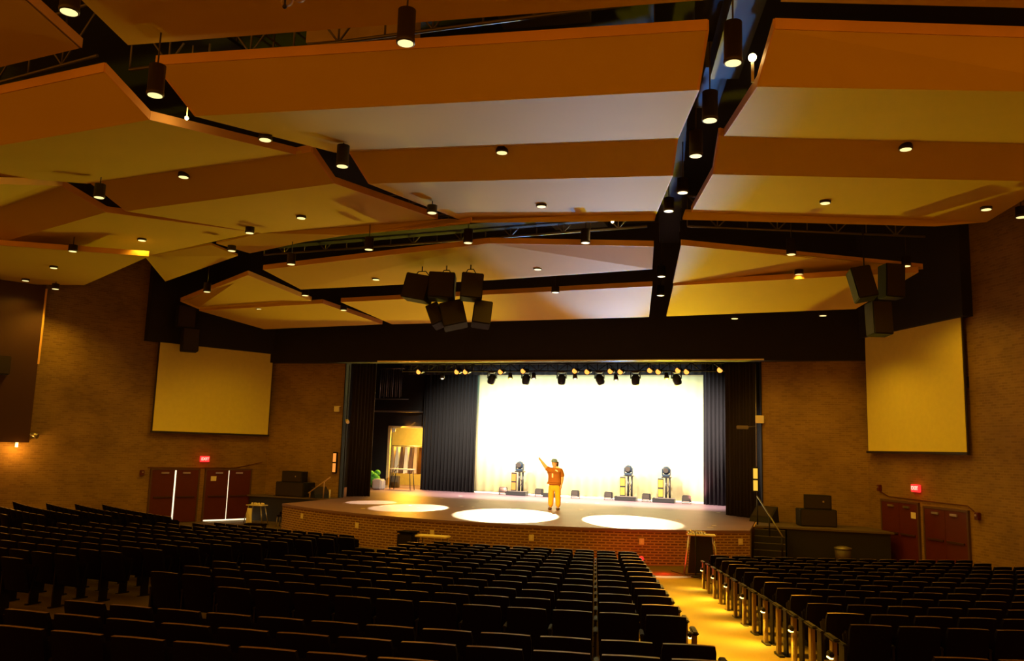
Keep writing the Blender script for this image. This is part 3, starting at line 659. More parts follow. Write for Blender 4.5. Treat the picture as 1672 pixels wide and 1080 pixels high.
def append_far(loc, phi):
    M = Matrix.Translation(loc) @ Matrix.Rotation(phi, 4, 'Z')
    for n_, mb_, ms_ in PARTS:
        o = len(big.v); big.v += [tuple(M @ Vector(p)) for p in mb_.v]
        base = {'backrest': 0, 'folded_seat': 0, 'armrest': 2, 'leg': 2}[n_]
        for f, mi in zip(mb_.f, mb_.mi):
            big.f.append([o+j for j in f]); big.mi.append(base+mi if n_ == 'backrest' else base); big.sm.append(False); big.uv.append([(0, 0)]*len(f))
for dz, loc, phi, lab in FAR: append_far(loc, phi)
o = big.build('auditorium_seats', ['seat_cloth', 'seat_rim_glint', 'seat_metal'], fixn=False)
tag(o, 'the farther rows of dark auditorium seats stretching to the stage', 'theater seats', 'rows of folding auditorium seats', 'stuff')

# row end standards along the lit aisle, every second one with a step lamp
pe = None
def row_end(r, zf, phi, side, lab, lamp):
    loc = (r*math.sin(phi), YC-r*math.cos(phi), zf)
    o = empty('row_end_standard', loc, phi, lab, 'row end panel', 'panels at the row ends along the lit aisle')
    MB().bbox((0, 0.02, 0.33), (0.05, 0.12, 0.62), 0.012).build('panel', 'row_end', o)
    MB().bbox((0, 0.06, 0.655), (0.07, 0.34, 0.035), 0.012).build('armrest', 'seat_metal', o)
    MB().box((0, 0.0, 0.015), (0.07, 0.3, 0.03)).build('foot', 'seat_metal', o)
    if lamp:
        sx = -1 if side > 0 else 1
        MB().bbox((sx*0.045, -0.02, 0.50), (0.05, 0.12, 0.06), 0.012).build('lamp_hood', 'seat_metal', o)
        MB().box((sx*0.05, -0.02, 0.465), (0.04, 0.10, 0.012)).build('step_lamp', 'step_lamp', o)['label'] = 'glowing step lamp'
        M = Matrix.Translation(loc) @ Matrix.Rotation(phi, 4, 'Z')
        light('SPOT', 'step_lamp_beam', tuple(M @ Vector((sx*0.10, -0.02, 0.45))), 110, (1.0, 0.60, 0.05), 0.03, tuple(M @ Vector((sx*0.30, -0.05, 0))), 2.3, 0.9)
for i in range(1, 14):
    r = row_r(i); zf = -0.17+0.6*(i-1)/12-0.84
    row_end(r, zf, 0.2215+1.52/r, 1, '%s row end panel from the stage, right of the lit aisle%s' % (ORD[i], ', with glowing lamp' if i % 2 else ''), i % 2 == 1)
    row_end(r, zf, 0.2215+0.06/r, -1, '%s row end panel from the stage, left of the lit aisle' % ORD[i], i % 2 == 0)
for j, (r, zf) in enumerate([(38.3, 0.62-0.84), (39.1, 0.69-0.84)]):
    row_end(r, zf, 0.2215+0.06/r, -1, '%s row end panel behind the cross aisle, left of the lit aisle' % ORD[j+1], j == 1)
# aisle ceiling light comes from the slot cans; red uplighter at the foot of the stage
o = MB().cyl((0, 0, 0), (0, 0.0, 0.33), 0.07, n=16).build('red_floor_light', 'black', None, (5.25, -7.4, -1.0)); tag(o, 'small red floor light by the front row end, washing the brick red', 'stage light')
MB().sphere((0, 0, 0.39), 0.065, 8).build('lens', 'red_lamp', o)['label'] = 'glowing red lens'
light('POINT', 'red_glow', (5.80, -7.0, -0.86), 9, (1.0, 0.02, 0.02), 0.05)
light('POINT', 'red_glow', (5.50, -7.45, -0.60), 30, (1.0, 0.02, 0.02), 0.06)

# ---------------------------------------------------------------- in front of the stage
def plate(x, z, lab, w_=0.14, h=0.17):
    y = arc(x); a = math.atan2(x, -(y-6.9)); nrm = Vector((math.sin(a), -math.cos(a), 0))
    o = MB().bbox((0, 0, 0), (w_, 0.02, h), 0.004).build('wall_plate', 'white_plate', None, (x+nrm.x*0.14, y+nrm.y*0.14, z), a)
    # thickness of the brick skin is behind the arc
    tag(o, lab, 'wall plate', 'pale square plates on the brick stage front')
    MB().box((0, -0.012, 0), (0.05, 0.004, 0.08)).build('socket', 'paper', o)
PLT = [(-6.32, -0.28, 'leftmost pale plate on the brick stage front'), (-3.71, -0.35, 'second pale plate from the left on the brick stage front'), (-0.99, -0.38, 'pale plate on the stage brick behind the white topped table'), (1.99, -0.34, 'pale plate on the stage brick right below the performer'), (4.95, -0.33, 'pale plate on the stage brick above the end of the front row'), (7.53, -0.30, 'rightmost pale plate on the brick stage front')]
for x, z, l in PLT: plate(x, z, l)
t = empty('upright_piano', (-1.38, -7.6, -1.0), 0, 'dark rounded cabinet standing before the brick stage left of the table', 'cabinet')
MB().bbox((0, 0, 0.36), (0.54, 0.5, 0.70), 0.08).build('body', 'black', t); MB().bbox((0, -0.02, 0.70), (0.5, 0.48, 0.04), 0.01).build('lid', 'seat_cloth', t)
t = empty('folding_table', (-0.62, -7.6, -1.0), 0, 'narrow folding table with a pale top in front of the brick stage', 'table')
MB().bbox((0, 0, 0.62), (0.92, 0.45, 0.05), 0.01).build('tabletop', 'white_plate', t)
for sx in (-0.4, 0.4):
    for sy in (-0.18, 0.18): MB().cyl((sx, sy, 0), (sx*0.95, sy*0.9, 0.6), 0.014, n=8).build('leg', 'steel', t)
# tall keyboard stand style table at the aisle head, draped black
t = empty('equipment_stand', (6.72, -6.75, -1.0), 0.15, 'tall splayed stand draped in black, at the head of the lit aisle', 'stand')
MB().bbox((0, 0, 1.03), (0.74, 0.42, 0.035), 0.01).build('top', 'mark_white', t)
for sx in (-1, 1):
    for sy in (-1, 1): MB().cyl((sx*0.31, sy*0.16, 1.0), (sx*0.44, sy*0.24, 0), 0.018, n=8).build('leg', 'chrome', t)
MB().add([(-0.27, -0.1, 1.0), (0.27, -0.1, 1.0), (0.36, -0.12, 0.05), (-0.34, -0.12, 0.05), (-0.27, 0.1, 1.0), (0.27, 0.1, 1.0), (0.36, 0.12, 0.05), (-0.34, 0.12, 0.05)], [(0, 1, 2, 3), (5, 4, 7, 6), (0, 4, 5, 1), (3, 2, 6, 7), (0, 3, 7, 4), (1, 5, 6, 2)]).build('skirt', 'black', t)
mb = MB()
for i in range(7): mb.sphere((-0.24+0.07*i, 0.05*math.sin(i*2.2), 1.085+0.02*(i % 2)), 0.045, 6)
tag(mb.build('cable_coil', 'glass_globe', None, (6.62, -6.78, -1.0)), 'loose shiny cable heap on top of the tall stand', 'cable')
tag(MB().cyl((0, 0, 0), (0, 0, 0.03), 0.13, n=20).cyl((0, 0, 0.03), (0, 0, 1.1), 0.012, n=8).build('microphone_stand', 'black', None, (6.63, -7.25, -0.99)), 'black round based stand pole on the aisle floor before the draped stand', 'stand')
pts = [(6.66, -7.25, -0.985), (7.0, -7.9, -0.985), (7.25, -8.6, -0.985), (7.35, -9.6, -0.97), (7.55, -11, -0.93), (7.85, -13, -0.85), (8.2, -15.5, -0.72), (8.5, -17.5, -0.62)]
tag(MB().tube(pts, 0.012, 6).build('floor_cable', 'black'), 'black cable taped along the right edge of the lit aisle', 'cable')
tag(MB().tube([(5.9, -6.5, -0.985), (6.2, -6.9, -0.985), (6.6, -7.2, -0.985)], 0.01, 6).build('floor_cable', 'black'), 'short black cable from the brick to the round based stand', 'cable')
# left: folding stool table, chair, bench
t = empty('folding_stool', (-10.1, -2.5, -1.0), 0, 'pale splay legged stand with small things on top before the left doors', 'stand')
MB().bbox((0, 0, 0.74), (0.72, 0.4, 0.03), 0.01).build('top', 'mark_white', t)
for sx in (-1, 1):
    for sy in (-1, 1): MB().cyl((sx*0.26, sy*0.13, 0.73), (sx*0.42, sy*0.2, 0), 0.018, n=8).build('leg', 'chrome', t)
mb = MB()
for i in range(6): mb.sphere((-0.26+0.1*i, 0.03*math.sin(i*2), 0.79), 0.045, 6)
tag(mb.build('cable_coil', 'mark_white', None, (-10.05, -2.5, -1.0)), 'pale bundle lying on the splay legged stand at left', 'cable')
tag(MB().add([(-0.1, 0, 0.62), (0.1, 0, 0.62), (0.14, -0.05, 0.05), (-0.16, 0.05, 0.02), (-0.1, 0.03, 0.62), (0.1, 0.03, 0.62), (0.14, 0.0, 0.05), (-0.16, 0.1, 0.02)], [(0, 1, 2, 3), (5, 4, 7, 6), (0, 4, 5, 1), (3, 2, 6, 7), (0, 3, 7, 4), (1, 5, 6, 2)]).build('cloth', 'white_cloth', None, (-10.22, -2.78, -0.98)), 'white cloth hanging beside the splay legged stand', 'cloth')
t = empty('chair', (-8.9, -2.5, -1.0), 0.3, 'dark chair with metal legs at the left end of the brick stage front', 'chair')
MB().bbox((0, 0, 0.42), (0.42, 0.42, 0.05), 0.015).build('seat', 'seat_cloth', t); MB().bbox((0, 0.2, 0.48), (0.42, 0.04, 0.12), 0.012).build('backrest', 'seat_cloth', t)
for sx in (-1, 1):
    for sy in (-1, 1): MB().cyl((sx*0.19, sy*0.18, 0.4), (sx*0.2, sy*0.2, 0), 0.012, n=8).build('leg', 'chrome', t)
t = empty('bench', (-8.1, -3.0-2.35, -1.0), 0.2, 'low dark bench against the left end of the brick stage front', 'bench')
MB().bbox((0, 0, 0.36), (0.7, 0.35, 0.06), 0.02).build('seat', 'seat_cloth', t)
for sx in (-1, 1): MB().box((sx*0.3, 0, 0.17), (0.05, 0.3, 0.33)).build('leg', 'black', t)
# bin
t = empty('trash_can', (10.42, -2.75, -1.0), 0, 'brown round bin with a shiny lid before the black right platform', 'bin')
MB().lathe([(0.0, 0), (0.20, 0), (0.23, 0.5), (0.21, 0.5), (0.18, 0.02)]).build('body', 'grey_can', t); MB().lathe([(0.245, 0.50), (0.245, 0.54), (0.1, 0.58), (0.0, 0.58)]).build('lid', 'steel', t)
# sub stacks and wedges
def stack(x, y, rz, w0, h0, w1, h1, lab0, lab1):
    o = empty('subwoofer', (x, y, 0.0), rz, lab0, 'speaker'); MB().bbox((0, 0, h0/2), (w0, 0.7, h0), 0.02).build('cabinet', 'black', o); MB().bbox((0, -0.36, h0/2), (w0*0.94, 0.02, h0*0.9), 0.004).build('grille', 'sp_cloth', o)
    o = empty('loudspeaker', (x, y, h0), rz, lab1, 'speaker')
    MB().prism([(-w1/2, -0.25), (w1/2, -0.25), (w1*0.38, 0.25), (-w1*0.38, 0.25)], 0.0, h1).build('cabinet', 'black', o)
    MB().bbox((0, -0.26, h1/2), (w1*0.92, 0.02, h1*0.88), 0.004).build('grille', 'sp_cloth', o); MB().box((w1*0.2, -0.275, h1*0.55), (0.05, 0.01, 0.05)).build('badge', 'chrome', o)
stack(-9.76, -0.52, -0.12, 1.42, 0.56, 1.0, 0.42, 'wide black subwoofer on the left side platform', 'black loudspeaker on top of the left subwoofer')
stack(9.74, -1.05, 0.2, 1.12, 0.53, 0.84, 0.44, 'wide black subwoofer on the right side platform', 'black loudspeaker on top of the right subwoofer')
def wedge(x, y, rz, lab, s=1.0):
    o = empty('wedge_monitor', (x, y, 0), rz, lab, 'stage monitor')
    MB().add([(-0.32*s, -0.25*s, 0), (0.32*s, -0.25*s, 0), (0.32*s, 0.22*s, 0), (-0.32*s, 0.22*s, 0), (-0.32*s, -0.20*s, 0.12*s), (0.32*s, -0.20*s, 0.12*s), (0.32*s, 0.15*s, 0.42*s), (-0.32*s, 0.15*s, 0.42*s)], [(0, 3, 2, 1), (4, 5, 6, 7), (0, 1, 5, 4), (2, 3, 7, 6), (1, 2, 6, 5), (3, 0, 4, 7)]).build('cabinet', 'black', o)
    MB().add([(-0.28*s, -0.18*s, 0.16*s), (0.28*s, -0.18*s, 0.16*s), (0.28*s, 0.10*s, 0.40*s), (-0.28*s, 0.10*s, 0.40*s)], [(0, 1, 2, 3)]).build('grille', 'sp_cloth', o)
wedge(-8.55, -0.62, 1.0, 'black wedge monitor beside the left handrail'); wedge(8.15, -0.55, -0.5, 'black wedge monitor behind the right handrail', 1.2)
def rail(pts, posts, lab):
    o = MB().tube(pts, 0.025, 8).build('handrail', 'wood' if pts[0][0] < 0 else 'steel'); tag(o, lab, 'handrail')
    for a, b in posts: MB().cyl(a, b, 0.022, n=8).build('post', 'wood' if pts[0][0] < 0 else 'black', o)
rail([(-8.85, -1.0, 0.18), (-7.97, -0.9, 0.83)], [((-8.22, -0.93, 0.0), (-8.22, -0.93, 0.66)), ((-8.78, -1.0, 0.0), (-8.78, -1.0, 0.23))], 'sloping brown handrail left of the stage apron')
rail([(7.98, -1.9, 0.88), (8.75, -3.3, -0.22)], [((7.98, -1.9, 0.0), (7.98, -1.9, 0.88)), ((8.35, -2.56, -0.3), (8.35, -2.56, 0.34)), ((8.72, -3.25, -0.82), (8.72, -3.25, -0.18))], 'sloping metal handrail over the dark steps right of the stage')

# ---------------------------------------------------------------- proscenium fittings
def strobe_pair(x, y, z, rz, mm, lab, w_=0.16):
    o = MB().box((0, 0.06, 0), (w_+0.06, 0.08, 0.84)).build('strobe_light', 'black', None, (x, y, z), rz); tag(o, lab, 'stage light')
    for s in (-1, 1): MB().box((0, 0.005, s*0.2), (w_, 0.03, 0.34)).build('lit_panel', mm, o)
strobe_pair(-8.30, -0.13, 1.37, 0.0, 'strobe_amber', 'amber lit double panel light on the left edge of the stage opening', 0.12)
strobe_pair(7.86, -0.05, 1.35, 0.0, 'strobe_yellow', 'yellow lit double panel light on the right edge of the stage opening', 0.14)
tag(MB().cyl((7.90, 0.05, 0), (7.90, 0.05, 5.3), 0.022, n=8).build('lighting_pole', 'steel'), 'thin metal pole on the right edge of the stage opening', 'pole')
tag(MB().cyl((-7.98, 0.1, 0), (-7.98, 0.1, 5.3), 0.022, n=8).build('lighting_pole', 'black'), 'thin black pole on the left edge of the stage opening', 'pole')
tag(MB().bbox((8.02, -0.08, 3.38), (0.28, 0.12, 0.26), 0.01).build('junction_box', 'white_plate'), 'pale box on the right edge of the stage opening', 'box')
tag(MB().bbox((-8.35, -0.08, 3.5), (0.22, 0.10, 0.20), 0.01).cyl((-8.5, -0.05, 3.62), (-8.2, -0.05, 3.62), 0.02, n=6).build('junction_box', 'white_plate'), 'pale box on the brick at the left edge of the stage opening', 'box')
tag(MB().cyl((-7.85, -0.1, 3.05), (-7.72, -0.25, 2.98), 0.07, n=12).cyl((-8.0, 0.05, 3.1), (-7.85, -0.1, 3.05), 0.02, n=6).build('security_camera', 'white_plate'), 'small pale camera on the left edge of the stage opening', 'camera')
tag(MB().bbox((7.45, 0.0, 3.1), (0.4, 0.14, 0.12), 0.02).cyl((7.45, 0.0, 3.1), (7.9, 0.05, 3.15), 0.02, n=6).build('spotlight', 'steel'), 'dim side spotlight on an arm by the right pole', 'stage light')
tag(MB().cyl((-8.05, -0.75, 0), (-8.05, -0.75, 0.34), 0.03, n=8).build('bollard', 'white_plate'), 'short pale post at the left corner of the stage', 'post')

# ---------------------------------------------------------------- drapes and cyclorama
def drape(name, a, b, z0, z1, folds, amp, mm, lab, cat='curtain', t=0.02):
    a = Vector((*a, 0)); b = Vector((*b, 0)); d = b-a; L_ = d.length; n = Vector((-d.y, d.x, 0)).normalized(); N = folds*8
    V = []; 
    for s in (0, 1):
        for i in range(N+1):
            u = i/N; w_ = amp*(math.sin(2*PI*folds*u)+0.35*math.sin(2*PI*folds*u*0.37+1.0)); p = a+d*u+n*(w_+s*t)
            V += [(p.x, p.y, z0), (p.x, p.y, z1)]
    K = 2*(N+1); F = []
    for i in range(N):
        j = 2*i; F += [(j, j+2, j+3, j+1), (K+j, K+j+1, K+j+3, K+j+2), (j, K+j, K+j+2, j+2), (j+1, j+3, K+j+3, K+j+1)]
    F += [(0, 1, K+1, K), (K-2, 2*K-2, 2*K-1, K-1)]
    o = MB().add(V, F, 0, smooth=True).build(name, mm); return tag(o, lab, cat)
drape('cyclorama', (-5.6, CYC_Y+0.06), (5.5, CYC_Y-0.02), 0.06, 5.72, 26, 0.015, 'cyc', 'huge white cyclorama cloth glowing behind the performer', 'backdrop')
tag(MB().box((0, CYC_Y-0.05, 0.03), (11.0, 0.10, 0.06)).build('cyclorama_hem', 'white_cloth'), 'white bottom pipe hem along the foot of the cyclorama', 'hem')
drape('stage_curtain', (-8.2, 7.95), (-5.35, 7.9), 0.01, 6.6, 15, 0.06, 'drape_black', 'black pleated curtain between the lit doorway and the white backdrop')
drape('stage_curtain', (5.42, 7.3), (6.45, 7.1), 0.01, 6.6, 6, 0.06, 'drape_grey', 'grey lit curtain immediately right of the white backdrop')
drape('stage_curtain', (-8.15, 0.75), (-7.50, 1.5), 0.01, 6.0, 7, 0.05, 'drape_brown', 'dark brown curtain leg at the left side of the stage opening')
drape('stage_curtain', (6.75, 1.6), (7.85, 0.5), 0.01, 6.0, 9, 0.05, 'drape_brown', 'dark brown curtain leg at the right side of the stage opening')
drape('stage_curtain', (6.4, 6.9), (9.0, 5.2), 0.01, 6.6, 10, 0.05, 'drape_black', 'black curtain in the shadows behind the right leg')
drape('stage_border', (-9, 7.7), (9, 7.7), 5.62, 7.2, 50, 0.04, 'drape_black', 'black border valance over the white backdrop')
# wings at left: lit doorway, loft, green heap
struct(MB().wall([(-12.0, 12.2), (-7.0, 12.2)], 0, 4.2, 0.1).build('wall_dock', 'room_tan'), 'tan wall of the lit room behind the stage door', 'wall')
fr = MB().box((-10.17, 8.32, 1.52), (0.14, 0.12, 3.04)).box((-8.22, 8.32, 1.52), (0.08, 0.12, 3.04)).box((-9.2, 8.32, 3.05), (2.05, 0.12, 0.08)).build('door_5', 'room_tan'); struct(fr, 'open doorway to a lit back room at stage left', 'doorway')
light('AREA', 'back_room_light', (-9.3, 10.0, 3.9), 520, (1.0, 0.62, 0.10), 1.6, (-9.3, 9.9, 0))
light('AREA', 'doorway_spill', (-9.2, 8.55, 2.8), 330, (1.0, 0.40, 0.03), 1.2, (-7.4, 4.2, 0))
t = empty('costume_rack', (-9.65, 9.4, 0.0), 0, 'costume rack with hanging garments in the lit back room', 'clothes rack')
MB().tube([(-0.9, 0, 0.1), (-0.9, 0, 2.1), (0.9, 0, 2.1), (0.9, 0, 0.1)], 0.025, 8).build('frame', 'chrome', t)
for i, (mm, lab) in enumerate([('garment_tan', 'tan costume at the left end of the rack'), ('garment_white', 'white costume second on the rack'), ('garment_brown', 'brown costume third on the rack'), ('garment_white', 'pale costume in the middle of the rack'), ('garment_brown', 'dark costume right of the pale one'), ('garment_tan', 'tan costume near the right end of the rack'), ('garment_brown', 'dark costume at the right end of the rack')]):
    x = -9.65-0.78+0.26*i
    tag(MB().add([(x-0.06, 9.25, 2.05), (x+0.06, 9.25, 2.05), (x+0.11, 9.2, 0.75), (x-0.11, 9.2, 0.7), (x-0.06, 9.55, 2.05), (x+0.06, 9.55, 2.05), (x+0.11, 9.6, 0.75), (x-0.11, 9.6, 0.7)], [(0, 1, 2, 3), (5, 4, 7, 6), (0, 4, 5, 1), (3, 2, 6, 7), (0, 3, 7, 4), (1, 5, 6, 2)]).build('hanging_costume', mm), lab, 'costume', 'costumes on the rack')
t = empty('prop_table', (-8.95, 7.5, 0.0), 0, 'tall narrow table with a pale top in front of the lit doorway', 'table')
MB().bbox((0, 0, 0.98), (1.15, 0.5, 0.05), 0.01).build('tabletop', 'white_plate', t)
for sx in (-1, 1): MB().tube([(sx*0.45, -0.2, 0.95), (sx*0.55, -0.22, 0.0)], 0.02, 8).tube([(sx*0.45, 0.2, 0.95), (sx*0.55, 0.22, 0.0)], 0.02, 8).build('leg', 'black', t)
tag(MB().bbox((-8.45, 9.15, 0.9), (0.35, 0.4, 1.8), 0.05).build('storage_box', 'wood'), 'upright wooden box inside the lit back room', 'box')
tag(MB().bbox((-10.0, 8.85, 0.3), (0.4, 0.3, 0.6), 0.03).cyl((-10.15, 8.85, 0.6), (-9.85, 8.85, 1.2), 0.02).build('cart', 'steel'), 'metal cart inside the lit back room', 'cart')
tag(MB().bbox((-9.9, 8.20, 2.88), (0.22, 0.03, 0.2), 0.01).build('paper_sign', 'paper'), 'yellow lit paper on the top left of the doorway', 'sign')
gm = MB()
for i in range(9):
    a = i*2.4; gm.sphere((0.18*math.cos(a)*(i/9), 0.2*math.sin(a), 0.28+0.06*i), 0.25-0.012*i, 8)
tag(gm.build('fabric_heap', 'green_cloth', None, (-10.35, 7.2, 0)), 'bright green heap of fabric behind the left curtain', 'fabric')
tag(MB().bbox((0, 0, 0.25), (0.5, 0.5, 0.5), 0.06).build('storage_bin', 'mark_white', None, (-9.75, 6.6, 0)), 'pale bin beside the green heap in the wings', 'bin')
# loft gallery at left with hanging chains
t = empty('loft_gallery', (-9.8, 7.9, 3.8), 0, 'dark loft gallery with a rail in the left wings', 'gallery')
MB().box((0, 0, 0), (3.0, 0.5, 0.07)).build('deck', 'steel', t); MB().cyl((-1.5, -0.25, 0.6), (0.9, -0.25, 0.6), 0.02, n=6).build('railing', 'steel', t)
t = empty('hanging_chains', (-10.0, 7.9, 4.4), 0, 'bundle of hanging ropes and chains above the left gallery', 'ropes')
for i in range(11):
    x = -0.62+0.12*i; MB().cyl((x, 0.05*math.sin(i*3), 0.05+0.1*abs(math.sin(i*1.7))), (x*0.95, 0, 1.55), 0.014, n=6).build('rope', 'chrome' if i % 3 == 0 else 'steel', t)
MB().cyl((-0.7, 0, 1.56), (0.7, 0, 1.56), 0.03, n=8).build('batten', 'steel', t)

# ---------------------------------------------------------------- lighting truss over the stage
truss('lighting_truss', (-6.6, 2.1, 5.25), (7.1, 2.1, 5.25), 0.3, 'black lighting truss across the top of the stage opening', 34, 'black', 0.028)
ORG = [(-5.71, 5.20), (-3.99, 5.2), (-3.61, 5.2), (-2.08, 5.2), (-1.12, 5.23), (1.01, 5.23), (1.51, 5.2), (2.43, 5.22), (2.82, 5.2), (3.96, 5.25), (4.28, 5.2), (5.02, 5.25), (5.34, 5.2), (6.56, 5.26)]
for i, (x, z) in enumerate(ORG):
    lab = 'orange glowing lamp on the stage truss, %s of fourteen from the left' % ORD[i+1]
    o = empty('stage_lamp', (x, 1.85, z), 0, lab, 'stage light', 'orange lamps along the stage truss')
    hs = MB().cyl((0, 0, 0), (0.05, 0.36, 0.06), 0.11, 0.08, n=14).build('housing', 'black_gloss', o); MB().cyl((0, -0.012, 0), (0, 0.0, 0), 0.10, n=14).build('lens', 'fixture_orange', hs); MB().cyl((0, 0.1, 0), (0, 0.2, 0.2), 0.015, n=6).build('clamp', 'black', o)
HEADS = [(-2.52, 0.3), (-1.06, 0.1), (0.42, 0.0), (1.95, -0.4), (3.37, 0.0), (4.93, -0.35), (2.70, 0.8)]
for i, (x, tl) in enumerate(HEADS[:6]):
    o = empty('moving_head', (x, 2.1, 5.22), 0, 'dark blue moving head hanging under the truss, %s from the left' % ORD[i+1], 'stage light', 'moving heads hanging from the stage truss')
    MB().bbox((0, 0, 0), (0.26, 0.22, 0.10), 0.02).build('base', 'black_gloss', o)
    MB().box((-0.18, 0, -0.14), (0.03, 0.12, 0.26)).box((0.18, 0, -0.14), (0.03, 0.12, 0.26)).build('yoke', 'black_gloss', o)
    M = Matrix.Rotation(tl, 4, 'Y').to_3x3()
    MB().lathe([(0.0, 0.17), (0.09, 0.16), (0.155, 0.06), (0.165, -0.05), (0.15, -0.19), (0.11, -0.25), (0.0, -0.26)], (0, 0, -0.26), 16, 0, M).build('head', 'fixture_blue', o)
for i, (x, z) in enumerate([(-4.69, 4.99), (-1.71, 5.0), (-0.72, 5.0), (0.98, 5.0), (2.61, 4.95), (4.56, 5.0)]):
    o = empty('par_light', (x, 2.0, z+0.08), 0, 'small can light pointing down with a pale lens, %s from the left on the truss' % ORD[i+1], 'stage light', 'small can lights under the stage truss')
    hs = MB().cyl((0, 0, 0.08), (0.03, -0.06, -0.14), 0.07, 0.10, n=14).build('housing', 'black_gloss' if i % 2 == 0 else 'can_black', o); MB().cyl((0.03, -0.06, -0.14), (0.031, -0.063, -0.146), 0.055, n=14).build('lens', 'fixture_white', hs)
    MB().cyl((0, 0, 0.05), (0, 0.06, 0.22), 0.015, n=6).build('clamp', 'black', o)

# ---------------------------------------------------------------- lights standing at the foot of the cyclorama
def tower(x, y, side, lab):
    o = empty('light_tower', (x, y, 0), 0, lab, 'light stand', 'light towers before the white backdrop')
    MB().bbox((-0.1 if side < 0 else 0.0, 0, 0.10), (0.95, 0.5, 0.20), 0.02).build('base', 'black_gloss', o)
    MB().box((0, -0.25, 0.20), (0.9, 0.02, 0.03)).build('trim', 'chrome', o)
    MB().tube([(0.0, -0.1, 0.2), (0.0, -0.1, 1.06)], 0.035, 8).tube([(0.16, -0.1, 0.2), (0.16, -0.1, 1.06)], 0.035, 8).tube([(0.0, 0.08, 0.2), (0.0, 0.08, 1.06)], 0.022, 8).tube([(0.16, 0.08, 0.2), (0.16, 0.08, 1.06)], 0.022, 8).tube([(0.0, -0.1, 0.3), (0.16, -0.1, 0.6), (0.0, -0.1, 0.9)], 0.012, 6).build('truss_post', 'black_gloss', o)
    MB().bbox((0.02, 0, 1.09), (0.42, 0.34, 0.05), 0.01).build('top_plate', 'black_gloss', o)
    return o
def tower_head(x, y, z, lab):
    o = empty('moving_head', (x, y, z), 0, lab, 'stage light', 'moving heads on the light towers')
    MB().bbox((0, 0, 0.05), (0.34, 0.28, 0.10), 0.02).build('base', 'fixture_blue', o)
    MB().box((-0.17, 0, 0.20), (0.04, 0.14, 0.26)).box((0.17, 0, 0.20), (0.04, 0.14, 0.26)).build('yoke', 'fixture_blue', o)
    hd = MB().sphere((0, 0, 0.27), 0.18, 12).build('head', 'fixture_blue', o); MB().cyl((0, -0.15, 0.27), (0, -0.185, 0.27), 0.11, n=18).build('lens', 'lens_dark', hd)
def strobe_unit(x, y, mm, lab):
    o = MB().box((0, 0.04, 0.62), (0.24, 0.07, 0.84)).build('strobe_light', 'black_gloss', None, (x, y, 0)); tag(o, lab, 'stage light', 'double panel lights on the towers')
    for s in (-1, 1): MB().box((0, 0.0, 0.62+s*0.2), (0.20, 0.02, 0.33)).build('lit_panel', mm, o)
for x, mm, w_ in ((-2.95, 'strobe_amber', 'left of the performer'), (2.13, 'strobe_yellow', 'right of the performer, inner one'), (3.80, 'strobe_yellow', 'farthest right')):
    tower(x+0.02, 7.4, -1, 'short light tower before the backdrop, ' + w_); tower_head(x+0.02, 7.4, 1.12, 'round moving head on the tower ' + w_); strobe_unit(x-0.2, 7.22, mm, 'lit double panel light on the tower ' + w_)
tag(MB().bbox((0, 0, 0.09), (0.7, 0.5, 0.18), 0.02).build('equipment_riser', 'black_gloss', None, (-1.38, 7.4, 0)), 'low black riser behind the legs of the performer', 'riser')
for x, lab in ((-3.69, 'leftmost box blinder at the foot of the backdrop'), (-1.94, 'box blinder at the foot of the backdrop just left of the performer'), (-0.24, 'box blinder at the foot of the backdrop just right of the performer'), (1.28, 'box blinder left of the inner right tower'), (2.97, 'box blinder between the two right towers'), (4.70, 'rightmost box blinder at the foot of the backdrop')):
    o = empty('box_blinder', (x, 7.35, 0), 0, lab, 'stage light', 'box blinders at the foot of the backdrop')
    hs = MB().bbox((0, 0, 0.21), (0.36, 0.22, 0.30), 0.03).build('housing', 'black_gloss', o); MB().box((0, -0.115, 0.24), (0.27, 0.01, 0.17)).build('lens', 'lens_dark', hs); MB().box((0, -0.12, 0.10), (0.27, 0.012, 0.035)).build('reflector_strip', 'chrome', hs)
    MB().box((-0.19, 0, 0.12), (0.02, 0.1, 0.24)).box((0.19, 0, 0.12), (0.02, 0.1, 0.24)).build('bracket', 'steel', o)
# tape marks on the stage
for i in range(26):
    x = random.uniform(-5.5, 7.0); y = random.uniform(max(arc(x)+0.5, -5.5), 6.0)
    tag(MB().box((0, 0, 0.0015), (random.uniform(0.10, 0.2), random.uniform(0.08, 0.16), 0.003)).build('tape_mark', 'mark_white', None, (x, y, 0), random.uniform(0, 3)), 'small pale tape mark on the stage floor', 'tape mark', 'pale tape marks scattered on the stage floor')

# ---------------------------------------------------------------- the performer
def skin_mesh(name, nodes, edges, mm, parent=None, sub=2, loc=(0, 0, 0)):
    me = bpy.data.meshes.new(name); me.from_pydata([n[0] for n in nodes], edges, []); me.materials.append(MATS[mm])
    o = bpy.data.objects.new(name, me); COL.objects.link(o)
    md = o.modifiers.new('skin', 'SKIN'); md.use_smooth_shade = True
    for v, n in zip(me.skin_vertices[0].data, nodes): v.radius = n[1] if isinstance(n[1], tuple) else (n[1], n[1])
    me.skin_vertices[0].data[0].use_root = True
    s = o.modifiers.new('sub', 'SUBSURF'); s.levels = sub; s.render_levels = sub
    dg = bpy.context.evaluated_depsgraph_get(); m2 = bpy.data.meshes.new_from_object(o.evaluated_get(dg)); o.modifiers.clear(); o.data = m2
    for p in m2.polygons: p.use_smooth = True
    if not m2.materials: m2.materials.append(MATS[mm])
    if parent: o.parent = parent
    o.location = loc
    return o
PX, PY = 0.89, -0.29
